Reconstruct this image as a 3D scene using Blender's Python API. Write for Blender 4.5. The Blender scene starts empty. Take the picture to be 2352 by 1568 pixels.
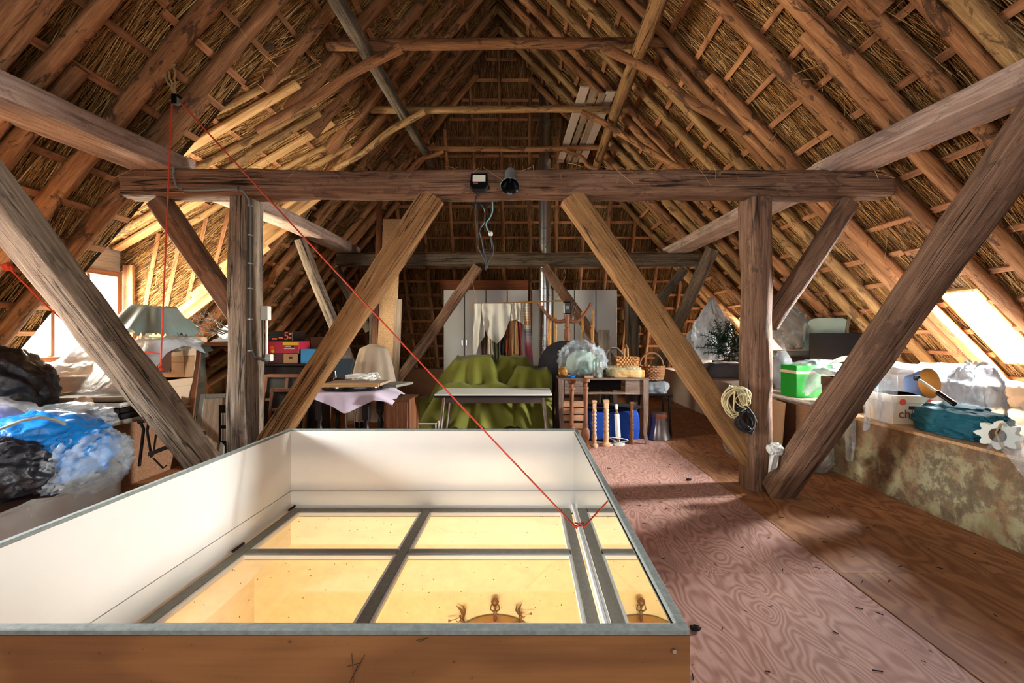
import bpy, math, random
import numpy as np
from mathutils import Vector, Matrix, noise

S = bpy.context.scene
COL = S.collection
RND = random.Random(11)
V = Vector

# ------------------------------------------------------------------ camera, light, exposure
F, CX, CY, EYE = 1050.0, 1207.0, 773.0, 1.4      # focal length in pixels of the 2352 frame, vanishing point, eye height (m)
cam_d = bpy.data.cameras.new('camera')
cam_d.sensor_width = 36.0
cam_d.lens = F / 2352 * 36
cam_d.shift_x = -(CX - 1176) / 2352
cam_d.shift_y = -(784 - CY) / 2352
cam_d.clip_start = 0.05
cam = bpy.data.objects.new('camera', cam_d)
cam.location = (0, 0, EYE)
cam.rotation_euler = (math.pi / 2, 0, 0)
COL.objects.link(cam)
S.camera = cam

w = bpy.data.worlds.new('overcast_sky')
S.world = w
w.use_nodes = True
w.node_tree.nodes['Background'].inputs['Color'].default_value = (0.90, 0.95, 1.0, 1)
w.node_tree.nodes['Background'].inputs['Strength'].default_value = 1.6

S.cycles.max_bounces = 6
S.cycles.diffuse_bounces = 4
S.cycles.glossy_bounces = 3
S.cycles.transparent_max_bounces = 8
S.cycles.use_light_tree = False
S.cycles.adaptive_threshold = 0.06
S.cycles.caustics_reflective = False
S.cycles.caustics_refractive = False
S.view_settings.view_transform = 'Standard'
S.view_settings.look = 'None'
S.view_settings.gamma = 1.0
S.view_settings.use_curve_mapping = False
S.view_settings.exposure = 1.0


def area(name, loc, facing, sx, sy, power, color=(1, 1, 1), up=(0, 0, 1)):
    d = bpy.data.lights.new(name, 'AREA')
    d.shape = 'RECTANGLE'
    d.size, d.size_y = sx, sy
    d.energy = power
    d.color = color
    o = bpy.data.objects.new(name, d)
    z = -V(facing).normalized()
    x = V(up).cross(z).normalized()
    y = z.cross(x)
    m = Matrix((x, y, z)).transposed().to_4x4()
    m.translation = V(loc)
    o.matrix_world = m
    COL.objects.link(o)
    return o


# daylight at the roof and dormer windows (each lamp sits just outside the glass)
area('daylight_roof_window', (4.84, 4.68, 1.90), (-0.85, -0.12, -0.72), 1.3, 0.6, 2200, (0.96, 0.98, 1.0), up=(0, 1, 0))
area('daylight_dormer', (-5.62, 5.5, 1.75), (1, 0, 0.22), 1.45, 1.15, 460, (1.0, 0.93, 0.76))
area('daylight_near_roof_window', (-5.42, 1.95, 2.10), (1.0, 0.42, -0.34), 1.3, 0.8, 740, (0.94, 0.96, 1.0), up=(0, 1, 0))
area('daylight_rear_roof_window', (5.05, 9.1, 1.45), (-1.04, 0.1, -0.85), 1.0, 0.8, 120, (1.0, 0.95, 0.88), up=(0, 1, 0))
area('gable_fill_light', (0.35, -1.55, 2.3), (0, 1, 0.12), 4.6, 2.6, 14, (1.0, 0.96, 0.9))  # added frontal fill from behind the viewer, no known window there
area('lamp_room_below', (-0.3, 0.2, -0.68), (0.0, 1.0, -0.16), 2.2, 0.4, 105, (1.0, 0.78, 0.50))

# ------------------------------------------------------------------ helpers


def P(px, py, Y):
    """photo pixel + distance -> point"""
    return V(((px - CX) / F * Y, Y, EYE - (py - CY) / F * Y))


def PZ(px, py, Z):
    return P(px, py, (EYE - Z) * F / (py - CY))


def col(h):
    h = h.lstrip('#')
    out = []
    for i in (0, 2, 4):
        c = int(h[i:i + 2], 16) / 255
        out.append(c / 12.92 if c <= 0.04045 else ((c + 0.055) / 1.055) ** 2.4)
    return (*out, 1)


class MB:
    """collects shapes; build() links them as ONE mesh object"""

    def __init__(s, M=None):
        s.v, s.f, s.g, s.r = [], [], [], []
        s.M = M or Matrix.Identity(4)

    def add(s, verts, faces, gco=None, rnd=None):
        b = len(s.v)
        rnd = RND.random() if rnd is None else rnd
        off = V((rnd * 13.7, rnd * 7.1, rnd * 3.3))
        for i, p in enumerate(verts):
            s.v.append(s.M @ V(p))
            s.g.append(V(gco[i] if gco else p) + off)
            s.r.append(rnd)
        s.f += [tuple(b + i for i in f) for f in faces]
        return s

    def box(s, c, size, rot=None, ch=0.0, axis=None):
        """box with chamfered edges; the wood grain follows its longest side"""
        hx, hy, hz = (d / 2 for d in size)
        ch = min(ch, hx * .49, hy * .49, hz * .49)
        M = Matrix.Translation(V(c))
        if rot is not None:
            M = M @ (rot if isinstance(rot, Matrix) else Matrix.Rotation(rot, 4, 'Z'))
        if ch <= 0:
            L = [V((x * hx, y * hy, z * hz)) for x in (-1, 1) for y in (-1, 1) for z in (-1, 1)]
            fs = [(0, 1, 3, 2), (4, 6, 7, 5), (0, 4, 5, 1), (2, 3, 7, 6), (0, 2, 6, 4), (1, 5, 7, 3)]
        else:
            L, idx = [], {}
            for x in (-1, 1):
                for y in (-1, 1):
                    for z in (-1, 1):
                        for k in range(3):
                            q = V((x * (hx - (ch if k != 0 else 0)), y * (hy - (ch if k != 1 else 0)), z * (hz - (ch if k != 2 else 0))))
                            idx[(x, y, z, k)] = len(L)
                            L.append(q)
            fs = []
            for k in range(3):
                o = [i for i in range(3) if i != k]
                for sg in (-1, 1):
                    loop = []
                    for a, b_ in ((-1, -1), (1, -1), (1, 1), (-1, 1)):
                        t = [0, 0, 0]
                        t[k], t[o[0]], t[o[1]] = sg, a, b_
                        loop.append(idx[(t[0], t[1], t[2], k)])
                    if (sg < 0) ^ (k == 1):
                        loop.reverse()
                    fs.append(tuple(loop))
            for k in range(3):
                o = [i for i in range(3) if i != k]
                for a in (-1, 1):
                    for b_ in (-1, 1):
                        t0, t1 = [0] * 3, [0] * 3
                        t0[k], t1[k] = -1, 1
                        t0[o[0]] = t1[o[0]] = a
                        t0[o[1]] = t1[o[1]] = b_
                        fs.append((idx[(*t0, o[0])], idx[(*t1, o[0])], idx[(*t1, o[1])], idx[(*t0, o[1])]))
            for x in (-1, 1):
                for y in (-1, 1):
                    for z in (-1, 1):
                        fs.append(tuple(idx[(x, y, z, k)] for k in range(3)))
        ax = axis if axis is not None else max(range(3), key=lambda i: size[i])
        g = [V((p[(ax + 1) % 3], p[(ax + 2) % 3], p[ax])) for p in L]
        return s.add([M @ p for p in L], fs, g)

    def tube(s, pts, r, n=8, caps=True, rnd=None):
        pts = [V(p) for p in pts]
        rs = r if isinstance(r, (list, tuple)) else [r] * len(pts)
        T = []
        for i in range(len(pts)):
            a, b = pts[max(0, i - 1)], pts[min(len(pts) - 1, i + 1)]
            d = b - a
            T.append(d.normalized() if d.length > 1e-9 else V((0, 0, 1)))
        ref = V((0, 0, 1)) if abs(T[0].z) < .9 else V((1, 0, 0))
        x = T[0].cross(ref).normalized()
        vs, g, L = [], [], 0
        for i, p in enumerate(pts):
            x = (x - T[i] * x.dot(T[i]))
            x = x.normalized() if x.length > 1e-6 else T[i].orthogonal().normalized()
            y = T[i].cross(x)
            if i:
                L += (p - pts[i - 1]).length
            for k in range(n):
                a = 2 * math.pi * k / n
                o = (x * math.cos(a) + y * math.sin(a)) * rs[i]
                vs.append(p + o)
                g.append(V((rs[i] * math.cos(a), rs[i] * math.sin(a), L)))
        fs = []
        for i in range(len(pts) - 1):
            for k in range(n):
                a, b = i * n + k, i * n + (k + 1) % n
                fs.append((a, b, b + n, a + n))
        if caps:
            fs.append(tuple(reversed(range(n))))
            m = (len(pts) - 1) * n
            fs.append(tuple(m + k for k in range(n)))
        return s.add(vs, fs, g, rnd)

    def lathe(s, prof, base=(0, 0, 0), n=16, M=None, caps=True):
        """prof: (radius, height) pairs, turned about z"""
        M = (M or Matrix.Identity(4))
        M = Matrix.Translation(V(base)) @ M
        vs, g = [], []
        for r, z in prof:
            for k in range(n):
                a = 2 * math.pi * k / n
                p = V((r * math.cos(a), r * math.sin(a), z))
                vs.append(M @ p)
                g.append(p)
        fs = []
        for i in range(len(prof) - 1):
            for k in range(n):
                a, b = i * n + k, i * n + (k + 1) % n
                fs.append((a, b, b + n, a + n))
        if caps:
            fs.append(tuple(reversed(range(n))))
            m = (len(prof) - 1) * n
            fs.append(tuple(m + k for k in range(n)))
        return s.add(vs, fs, g)

    def prism(s, poly, z0, z1, M=None):
        """polygon in local xy extruded along z"""
        M = M or Matrix.Identity(4)
        n = len(poly)
        L = [V((x, y, z0)) for x, y in poly] + [V((x, y, z1)) for x, y in poly]
        fs = [tuple(reversed(range(n))), tuple(range(n, 2 * n))]
        fs += [(i, (i + 1) % n, n + (i + 1) % n, n + i) for i in range(n)]
        return s.add([M @ p for p in L], fs, [V((p.y, p.z, p.x)) for p in L])

    def grid(s, fn, nu, nv, closed_u=False):
        vs = [V(fn(i / (nu if closed_u else nu - 1), j / (nv - 1))) for j in range(nv) for i in range(nu)]
        fs = []
        for j in range(nv - 1):
            for i in range(nu if closed_u else nu - 1):
                a, b = j * nu + i, j * nu + (i + 1) % nu
                fs.append((a, b, b + nu, a + nu))
        return s.add(vs, fs)

    def slab(s, o, u, v, t):
        """parallelogram o, o+u, o+u+v, o+v given thickness vector t"""
        o, u, v, t = V(o), V(u), V(v), V(t)
        L = [o, o + u, o + u + v, o + v, o + t, o + u + t, o + u + v + t, o + v + t]
        lu, lv = u.length, v.length
        c = [(0, 0), (lu, 0), (lu, lv), (0, lv)]
        if lu > lv:
            g = [V((y, 0, x)) for x, y in c] + [V((y, t.length, x)) for x, y in c]
        else:
            g = [V((x, 0, y)) for x, y in c] + [V((x, t.length, y)) for x, y in c]
        fs = [(3, 2, 1, 0), (4, 5, 6, 7), (0, 1, 5, 4), (1, 2, 6, 5), (2, 3, 7, 6), (3, 0, 4, 7)]
        if u.cross(v).dot(t) < 0:
            fs = [tuple(reversed(f)) for f in fs]
        return s.add(L, fs, g)

    def build(s, name, m, parent=None, smooth=False, origin=None):
        root = parent
        while root is not None and root.parent is not None:
            root = root.parent
        off = V(ROOT[root.name]) if root is not None else (V(origin) if origin else V((0, 0, 0)))
        me = bpy.data.meshes.new(name)
        me.from_pydata([p - off for p in s.v], [], s.f)
        at = me.attributes.new('gco', 'FLOAT_VECTOR', 'POINT')
        at.data.foreach_set('vector', np.array([tuple(p) for p in s.g], dtype=np.float32).ravel())
        at = me.attributes.new('rnd', 'FLOAT', 'POINT')
        at.data.foreach_set('value', np.array(s.r, dtype=np.float32))
        if smooth:
            me.polygons.foreach_set('use_smooth', [True] * len(me.polygons))
            if smooth != 'all':
                me.set_sharp_from_angle(angle=math.radians(40 if smooth is True else smooth))
        me.materials.append(m)
        o = bpy.data.objects.new(name, me)
        COL.objects.link(o)
        if parent is None:
            o.location = off
            ROOT[o.name] = tuple(off)
        else:
            o.parent = parent
        return o


ROOT = {}


def tag(o, label, cat, group=None):
    o['label'] = label
    o['category'] = cat
    if group:
        o['group'] = group
    return o


def thing(name, label, cat, loc=(0, 0, 0), group=None):
    o = bpy.data.objects.new(name, None)
    o.empty_display_size = 0.1
    o.location = loc
    COL.objects.link(o)
    ROOT[o.name] = tuple(loc)
    return tag(o, label, cat, group)


def struct(name, label=None, loc=(0, 0, 0)):
    o = bpy.data.objects.new(name, None)
    o.empty_display_size = 0.1
    o.location = loc
    COL.objects.link(o)
    ROOT[o.name] = tuple(loc)
    o['kind'] = 'structure'
    if label:
        o['label'] = label
    return o


def basis(o, u, v):
    """matrix with origin o, x along u, y along v (made square), z = x cross y"""
    x = V(u).normalized()
    v = V(v)
    y = (v - x * v.dot(x)).normalized()
    z = x.cross(y)
    m = Matrix((x, y, z)).transposed().to_4x4()
    m.translation = V(o)
    return m


def lettering(text, m, parent, M, size, name='lettering', depth=0.0008):
    c = bpy.data.curves.new(name, 'FONT')
    c.body = text
    c.size = size
    c.extrude = depth
    c.align_x = 'CENTER'
    c.align_y = 'CENTER'
    tmp = bpy.data.objects.new('tmp', c)
    COL.objects.link(tmp)
    dg = bpy.context.evaluated_depsgraph_get()
    me = bpy.data.meshes.new_from_object(tmp.evaluated_get(dg))
    bpy.data.objects.remove(tmp)
    me.name = name
    me.materials.clear()
    me.materials.append(m)
    o = bpy.data.objects.new(name, me)
    COL.objects.link(o)
    o.parent = parent
    root = parent
    while root.parent is not None:
        root = root.parent
    M = M.copy()
    M.translation = M.translation - V(ROOT[root.name])
    o.matrix_local = M
    return o


def nz(p, sc=1.0, seed=0.0):
    return noise.noise(V((p[0] * sc + seed, p[1] * sc + seed * 1.7, p[2] * sc - seed)))


def fbm(p, sc=1.0, seed=0.0, oct=4):
    return noise.fractal(V((p[0] * sc + seed, p[1] * sc + seed * 1.7, p[2] * sc - seed)), 1.0, 2.0, oct)

# ------------------------------------------------------------------ materials (procedural)


class NT:
    def __init__(s, name):
        s.m = bpy.data.materials.new(name)
        s.m.use_nodes = True
        s.t = s.m.node_tree
        s.b = s.t.nodes['Principled BSDF']
        s.out = s.t.nodes['Material Output']

    def n(s, typ, inp=None, **props):
        o = s.t.nodes.new(typ)
        for k, v in props.items():
            setattr(o, k, v)
        for k, v in (inp or {}).items():
            if hasattr(v, 'is_output') or hasattr(v, 'links'):
                s.t.links.new(v, o.inputs[k])
            else:
                o.inputs[k].default_value = v
        return o

    def set(s, **kw):
        for k, v in kw.items():
            k = k.replace('_', ' ')
            if hasattr(v, 'links'):
                s.t.links.new(v, s.b.inputs[k])
            else:
                s.b.inputs[k].default_value = v
        return s

    def ramp(s, fac, stops):
        r = s.n('ShaderNodeValToRGB', {'Fac': fac})
        e = r.color_ramp.elements
        while len(e) < len(stops):
            e.new(0.5)
        for i, (p, c) in enumerate(stops):
            e[i].position = p
            e[i].color = c if not isinstance(c, str) else col(c)
        return r.outputs['Color']

    def gco(s, scale):
        a = s.n('ShaderNodeAttribute', attribute_name='gco')
        m = s.n('ShaderNodeMapping', {'Vector': a.outputs['Vector'], 'Scale': scale})
        return m.outputs['Vector']

    def rnd(s):
        return s.n('ShaderNodeAttribute', attribute_name='rnd').outputs['Fac']

    def objrnd(s):
        return s.n('ShaderNodeObjectInfo').outputs['Random']

    def noise(s, vec, scale=1.0, detail=5.0, rough=0.6, dist=0.0):
        return s.n('ShaderNodeTexNoise', {'Vector': vec, 'Scale': scale, 'Detail': detail, 'Roughness': rough, 'Distortion': dist}).outputs['Fac']

    def math(s, op, a, b=0.0, c=0.0):
        return s.n('ShaderNodeMath', {0: a, 1: b, 2: c}, operation=op).outputs[0]

    def mix(s, fac, a, b, mode='MIX'):
        o = s.n('ShaderNodeMix', data_type='RGBA', blend_type=mode)
        for k, v in ((0, fac), (6, a), (7, b)):
            if hasattr(v, 'links'):
                s.t.links.new(v, o.inputs[k])
            else:
                o.inputs[k].default_value = v
        return o.outputs[2]

    def bump(s, h, strength=0.4, dist=0.01):
        o = s.n('ShaderNodeBump', {'Height': h, 'Strength': strength, 'Distance': dist})
        s.t.links.new(o.outputs['Normal'], s.b.inputs['Normal'])
        return s

    def value_by(s, color, fac, lo=0.7, hi=1.25):
        k = s.n('ShaderNodeMapRange', {'Value': fac, 'To Min': lo, 'To Max': hi}).outputs[0]
        h = s.n('ShaderNodeHueSaturation', {'Color': color, 'Value': k})
        return h.outputs['Color']


def wood(name, dark, mid, light, across=14.0, along=0.9, rough=0.75, bump=0.5, crack=0.0, vary=0.25, worm=0.0, patch=0.0):
    k = NT(name)
    n1 = k.noise(k.gco((across * 2.2, across * 2.2, along * 1.6)), 1.0, 7, 0.68, 0.5)
    fine = k.noise(k.gco((across * 11, across * 11, along * 6)), 1.0, 4, 0.7)
    c = k.ramp(k.math('ADD', k.math('MULTIPLY', n1, 0.62), k.math('MULTIPLY', fine, 0.38)), [(0.30, dark), (0.5, mid), (0.70, light)])
    big = k.noise(k.gco((2.6, 2.6, 1.4)), 1.0, 5, 0.65)
    c = k.value_by(c, big, 0.5, 1.5)
    if vary:
        c = k.value_by(c, k.objrnd(), 1 - vary, 1 + vary)
    h = k.math('ADD', fine, k.math('MULTIPLY', n1, 0.8))
    if patch:
        pn = k.noise(k.gco((9, 9, 3.2)), 1.0, 6, 0.72, 0.8)
        pm = k.math('MULTIPLY', k.ramp(pn, [(0.55, (0, 0, 0, 1)), (0.60, (1, 1, 1, 1))]), patch)
        c = k.mix(pm, c, col('#32231a'))
        sp = k.noise(k.gco((160, 160, 60)), 1.0, 2, 0.5)
        c = k.mix(k.math('MULTIPLY', k.ramp(sp, [(0.66, (0, 0, 0, 1)), (0.72, (1, 1, 1, 1))]), 0.18), c, col('#c9b296'))
        h = k.math('SUBTRACT', h, k.math('MULTIPLY', pm, 0.5))
    if crack:
        cn = k.noise(k.gco((14, 14, 0.45)), 1.0, 3, 0.5, 0.5)
        line = k.math('ABSOLUTE', k.math('SUBTRACT', cn, 0.5))
        gate = k.ramp(k.noise(k.gco((5, 5, 1.1)), 1.0, 2, 0.5), [(0.46, (0, 0, 0, 1)), (0.56, (1, 1, 1, 1))])
        mask = k.math('MULTIPLY', k.ramp(line, [(0.0, (1, 1, 1, 1)), (0.014 * crack, (0, 0, 0, 1))]), gate)
        c = k.mix(mask, c, col('#1a110b'))
        h = k.math('SUBTRACT', h, k.math('MULTIPLY', mask, 2.0))
    if worm:
        wn = k.n('ShaderNodeTexVoronoi', {'Vector': k.gco((70, 70, 34)), 'Scale': 1.0})
        wm = k.ramp(wn.outputs['Distance'], [(0.0, (1, 1, 1, 1)), (0.16 * worm, (0, 0, 0, 1))])
        c = k.mix(wm, c, col('#1a100a'))
    k.set(Base_Color=c, Roughness=rough)
    k.b.inputs['Specular IOR Level'].default_value = 0.25
    k.bump(h, bump, 0.012)
    return k.m


def plain(name, hexc, rough=0.6, metal=0.0, var=0.12, scale=6.0, bump=0.0, spec=0.4, sheen=0.0):
    k = NT(name)
    tc = k.n('ShaderNodeTexCoord').outputs['Object']
    n1 = k.noise(tc, scale, 5, 0.65)
    c = k.value_by(k.mix(0.0, col(hexc), col(hexc)), n1, 1 - var * 2, 1 + var * 2)
    k.set(Base_Color=c, Roughness=rough, Metallic=metal)
    k.b.inputs['Specular IOR Level'].default_value = spec
    if sheen:
        k.b.inputs['Sheen Weight'].default_value = sheen
    if bump:
        k.bump(k.noise(tc, scale * 8, 4, 0.7), bump, 0.006)
    return k.m


def film(name, hexc, alpha=0.35, rough=0.18, crinkle=0.5, scale=9.0):
    """thin polythene: partly see-through, glossy"""
    k = NT(name)
    tc = k.n('ShaderNodeTexCoord').outputs['Object']
    h = k.noise(tc, scale, 6, 0.62, 1.6)
    k.set(Base_Color=col(hexc), Roughness=rough)
    k.b.inputs['Specular IOR Level'].default_value = 0.65
    k.bump(h, crinkle, 0.03)
    tr = k.n('ShaderNodeBsdfTransparent', {'Color': (0.96, 0.97, 0.98, 1)})
    fac = k.n('ShaderNodeMapRange', {'Value': k.noise(tc, scale * .5, 4, .6, .6), 'From Min': 0.3, 'From Max': 0.7, 'To Min': max(0, alpha - .14), 'To Max': min(1, alpha + .18)}).outputs[0]
    mx = k.n('ShaderNodeMixShader', {0: fac, 1: tr.outputs[0], 2: k.b.outputs[0]})
    k.t.links.new(mx.outputs[0], k.out.inputs['Surface'])
    return k.m


def pane_glass(name, tint=(0.97, 0.98, 0.97, 1), dust=0.06, refl=0.025):
    k = NT(name)
    tc = k.n('ShaderNodeTexCoord').outputs['Object']
    tr = k.n('ShaderNodeBsdfTransparent', {'Color': tint})
    gl = k.n('ShaderNodeBsdfGlossy', {'Color': (1, 1, 1, 1), 'Roughness': 0.02})
    fc = k.n('ShaderNodeLayerWeight', {'Blend': 0.5}).outputs['Facing']
    fr = k.math('ADD', k.math('MULTIPLY', k.math('POWER', fc, 5.0 if refl < .05 else 2.5), 0.9), refl)
    m1 = k.n('ShaderNodeMixShader', {0: fr, 1: tr.outputs[0], 2: gl.outputs[0]})
    df = k.n('ShaderNodeBsdfDiffuse', {'Color': (0.7, 0.68, 0.62, 1)})
    d = k.ramp(k.noise(tc, 5.0, 6, 0.7), [(0.45, (dust * .4,) * 3 + (1,)), (0.8, (dust * 2.2,) * 3 + (1,))])
    m2 = k.n('ShaderNodeMixShader', {0: d, 1: m1.outputs[0], 2: df.outputs[0]})
    k.t.links.new(m2.outputs[0], k.out.inputs['Surface'])
    return k.m


M = {}
M['oak'] = wood('old_oak', '#472e20', '#83604a', '#b08c70', 16, 0.8, 0.8, 0.9, crack=1.3, vary=0.12, worm=0.5, patch=0.45)
M['oak_orange'] = wood('orange_oak', '#5a3a20', '#9c7044', '#c59a68', 16, 0.8, 0.8, 0.9, crack=1.6, vary=0.08, worm=0.6, patch=0.3)
M['oak_grey'] = wood('weathered_oak', '#4a3c31', '#8a7562', '#bca88f', 16, 0.8, 0.8, 0.9, crack=1.4, vary=0.1, worm=0.6, patch=0.4)
M['purlin'] = wood('pale_sawn_plate', '#5a463a', '#a98c7b', '#cfb6a6', 10, 0.7, 0.8, 0.5, vary=0.08, patch=0.35)
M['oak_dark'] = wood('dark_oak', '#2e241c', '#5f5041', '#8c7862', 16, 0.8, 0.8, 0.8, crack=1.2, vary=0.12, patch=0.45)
M['pole'] = wood('bark_stripped_pole', '#4a2c18', '#99663f', '#c69465', 9, 0.8, 0.8, 0.7, vary=0.25, patch=0.75)
M['pole_pale'] = wood('pale_pole', '#563d25', '#a2794a', '#cfa974', 9, 0.8, 0.8, 0.7, vary=0.22, patch=0.7)
M['lath'] = wood('sawn_lath', '#663d26', '#a26b45', '#c8946a', 18, 1.0, 0.8, 0.4, vary=0.25, patch=0.4)
M['board_new'] = wood('new_softwood', '#a07448', '#c99b66', '#e2bd8c', 14, 0.8, 0.7, 0.25, vary=0.12)
M['board_old'] = wood('old_softwood', '#6f5a48', '#9c856e', '#bda58c', 14, 0.8, 0.8, 0.3, vary=0.15)
M['brownwood'] = wood('brown_furniture', '#3b2114', '#6d4128', '#94623f', 14, 0.8, 0.5, 0.2, vary=0.12)
M['redwood'] = wood('red_brown_board', '#5c2f19', '#8a4a28', '#a8633a', 10, 0.7, 0.6, 0.2, vary=0.05)
M['darkwood'] = wood('near_black_furniture', '#0e0b0b', '#1e1818', '#382c2a', 14, 0.8, 0.4, 0.15, vary=0.1)
M['lightturn'] = wood('raw_turned_beech', '#9a7455', '#c49c78', '#dcb994', 12, 0.9, 0.6, 0.15, vary=0.06)
M['pineturn'] = wood('varnished_pine', '#80501f', '#b57e3a', '#d8a761', 12, 0.9, 0.45, 0.15, vary=0.08)
M['desk'] = wood('worn_grey_desk', '#35261e', '#6d574a', '#a08c7c', 20, 1.1, 0.75, 0.4, vary=0.05)
M['crate'] = wood('crate_softwood', '#8a6144', '#b98b68', '#d5ac89', 16, 0.8, 0.75, 0.3, vary=0.1)


def thatch_strand():
    k = NT('reed_strand')
    c = k.ramp(k.rnd(), [(0.0, '#452812'), (0.3, '#8a5a2d'), (0.65, '#c08d4e'), (1.0, '#ebc88c')])
    big = k.noise(k.n('ShaderNodeTexCoord').outputs['Object'], 0.55, 3, 0.6)
    c = k.value_by(c, big, 0.7, 1.25)
    k.set(Base_Color=c, Roughness=0.7)
    k.b.inputs['Specular IOR Level'].default_value = 0.3
    return k.m


def thatch_base():
    k = NT('packed_reed')
    vec = k.gco((90, 90, 2.2))
    n1 = k.noise(vec, 1.0, 5, 0.7, 0.8)
    c = k.ramp(n1, [(0.3, '#23150a'), (0.5, '#5a3d20'), (0.68, '#9a7642'), (0.8, '#bd9a62')])
    big = k.noise(k.n('ShaderNodeTexCoord').outputs['Object'], 0.6, 4, 0.6)
    c = k.value_by(c, big, 0.65, 1.25)
    k.set(Base_Color=c, Roughness=0.9)
    k.bump(n1, 0.9, 0.03)
    return k.m


M['reed'] = thatch_strand()
M['reed_base'] = thatch_base()


def plywood(name, dark, light, contours=34.0, vary=0.08):
    k = NT(name)
    vec = k.gco((1.0, 1.0, 0.36))
    f = k.noise(vec, 3.6, 2.0, 0.5, 0.3)
    s1 = k.math('SINE', k.math('MULTIPLY', f, contours * 4.2))
    s2 = k.noise(k.gco((60, 60, 2.5)), 1.0, 3, 0.6)
    fac = k.math('ADD', k.math('MULTIPLY', s1, 0.16), k.math('ADD', k.math('MULTIPLY', s2, 0.42), 0.3))
    c = k.ramp(fac, [(0.22, dark), (0.7, light)])
    scuff = k.noise(k.gco((3, 3, 2)), 1.0, 6, 0.7)
    c = k.value_by(c, scuff, 0.78, 1.2)
    dirt = k.noise(k.gco((42, 42, 42)), 1.0, 2, 0.5)
    c = k.mix(k.ramp(dirt, [(0.70, (0, 0, 0, 1)), (0.78, (.7, .7, .7, 1))]), c, col('#2a1a12'))
    c = k.value_by(c, k.objrnd(), 1 - vary, 1 + vary)
    k.set(Base_Color=c, Roughness=0.62)
    k.b.inputs['Specular IOR Level'].default_value = 0.3
    k.bump(s2, 0.12, 0.004)
    return k.m


M['ply'] = plywood('red_fir_plywood', '#90604f', '#c2988a')
M['ply_warm'] = plywood('warm_plywood', '#744526', '#a9754d', 14)
M['ply_box'] = plywood('box_front_plywood', '#6d4626', '#8f6036', 5, 0.0)


def mottled():
    k = NT('patchy_distemper')
    tc = k.n('ShaderNodeTexCoord').outputs['Object']
    n1 = k.noise(tc, 5.0, 9, 0.74, 0.15)
    n2 = k.noise(tc, 2.6, 7, 0.68, 0.1)
    c1 = k.ramp(n1, [(0.40, '#5c4f38'), (0.50, '#736850'), (0.515, '#8f8766'), (0.58, '#9d9572')])
    c2 = k.ramp(n1, [(0.42, '#6f553c'), (0.52, '#8a6a48'), (0.56, '#79724f')])
    c = k.mix(k.ramp(n2, [(0.44, (0, 0, 0, 1)), (0.6, (1, 1, 1, 1))]), c1, c2)
    k.set(Base_Color=c, Roughness=0.9)
    k.bump(n1, 0.25, 0.01)
    return k.m


M['mottled'] = mottled()


def chipboard(name, a, b, cc):
    k = NT(name)
    tc = k.n('ShaderNodeTexCoord').outputs['Object']
    n1 = k.noise(tc, 70, 4, 0.75)
    c = k.ramp(n1, [(0.3, a), (0.5, b), (0.7, cc)])
    c = k.value_by(c, k.noise(tc, 1.5, 3), 0.8, 1.2)
    k.set(Base_Color=c, Roughness=0.85)
    k.bump(n1, 0.15, 0.004)
    return k.m


M['chipboard'] = chipboard('chipboard', '#8a6540', '#b58e62', '#cfac82')
M['hardboard'] = chipboard('brown_hardboard', '#5e3c26', '#7d5538', '#8f6544')
M['paleboard'] = chipboard('pale_hardboard', '#b79e88', '#cbb5a1', '#d8c6b4')

M['white_lam'] = plain('white_laminate', '#dcd9d2', 0.35, var=0.03, scale=3, spec=0.5)
M['white_strip'] = plain('white_painted_strip', '#dfdcd4', 0.5, var=0.05, scale=8)
M['rim'] = plain('grey_painted_edge', '#7f8580', 0.7, var=0.3, scale=45, bump=0.4)
M['frame_grey'] = plain('dusty_grey_frame', '#7d776a', 0.75, var=0.2, scale=30, bump=0.2)
M['seam'] = plain('black_gap', '#0d0c0b', 0.9)
M['mirror'] = plain('mirror_glass', '#e6e8e6', 0.015, 1.0, var=0.0)
M['glass'] = pane_glass('skylight_glass', dust=0.035)
M['glass_clear'] = pane_glass('window_glass', dust=0.10)
M['bottle'] = pane_glass('bottle_glass', (0.80, 0.88, 0.86, 1), dust=0.2, refl=0.10)
M['old_mirror'] = plain('old_mirror_glass', '#8d9088', 0.04, 1.0, var=0.08, scale=2)
M['steel'] = plain('polished_flue_steel', '#c9cccc', 0.27, 1.0, var=0.04)
M['chrome'] = plain('chrome', '#d5dade', 0.1, 1.0, var=0.02)
M['iron'] = plain('rusty_iron', '#2a211c', 0.75, 0.5, var=0.25, scale=20, bump=0.4)
M['black'] = plain('black_plastic', '#0c0c0d', 0.3, var=0.1)
M['black_gloss'] = plain('black_gloss', '#0a0b0e', 0.15, var=0.05, spec=0.6)
M['blackbag'] = plain('black_bin_bag', '#121117', 0.42, var=0.2, scale=3, bump=0.9, spec=0.5)
M['darkpanel'] = plain('matt_black_panel', '#1c1a1c', 0.7, var=0.15)
M['cable_grey'] = plain('grey_cable', '#6d7370', 0.5, var=0.05)
M['cable_dark'] = plain('dark_cable', '#2b2f33', 0.5, var=0.05)
M['cable_teal'] = plain('blue_green_cable', '#5f8a90', 0.5, var=0.05)
M['cable_white'] = plain('white_cable', '#dcdad2', 0.5, var=0.04)
M['white_plastic'] = plain('white_plastic', '#cfcdbf', 0.45, var=0.03)
M['rope_red'] = plain('red_rope', '#c93f22', 0.7, var=0.25, scale=60, bump=0.6)
M['rope_tan'] = plain('hemp_rope', '#b08d60', 0.9, var=0.25, scale=60, bump=0.6)
M['rope_cream'] = plain('cream_cord', '#c9b98a', 0.8, var=0.2, scale=40, bump=0.4)
M['rope_black'] = plain('black_rope', '#1e1b1a', 0.8, var=0.2, scale=40, bump=0.4)
M['rag'] = plain('white_rag', '#c9c7be', 0.9, var=0.1, scale=10, bump=0.3)
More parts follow.
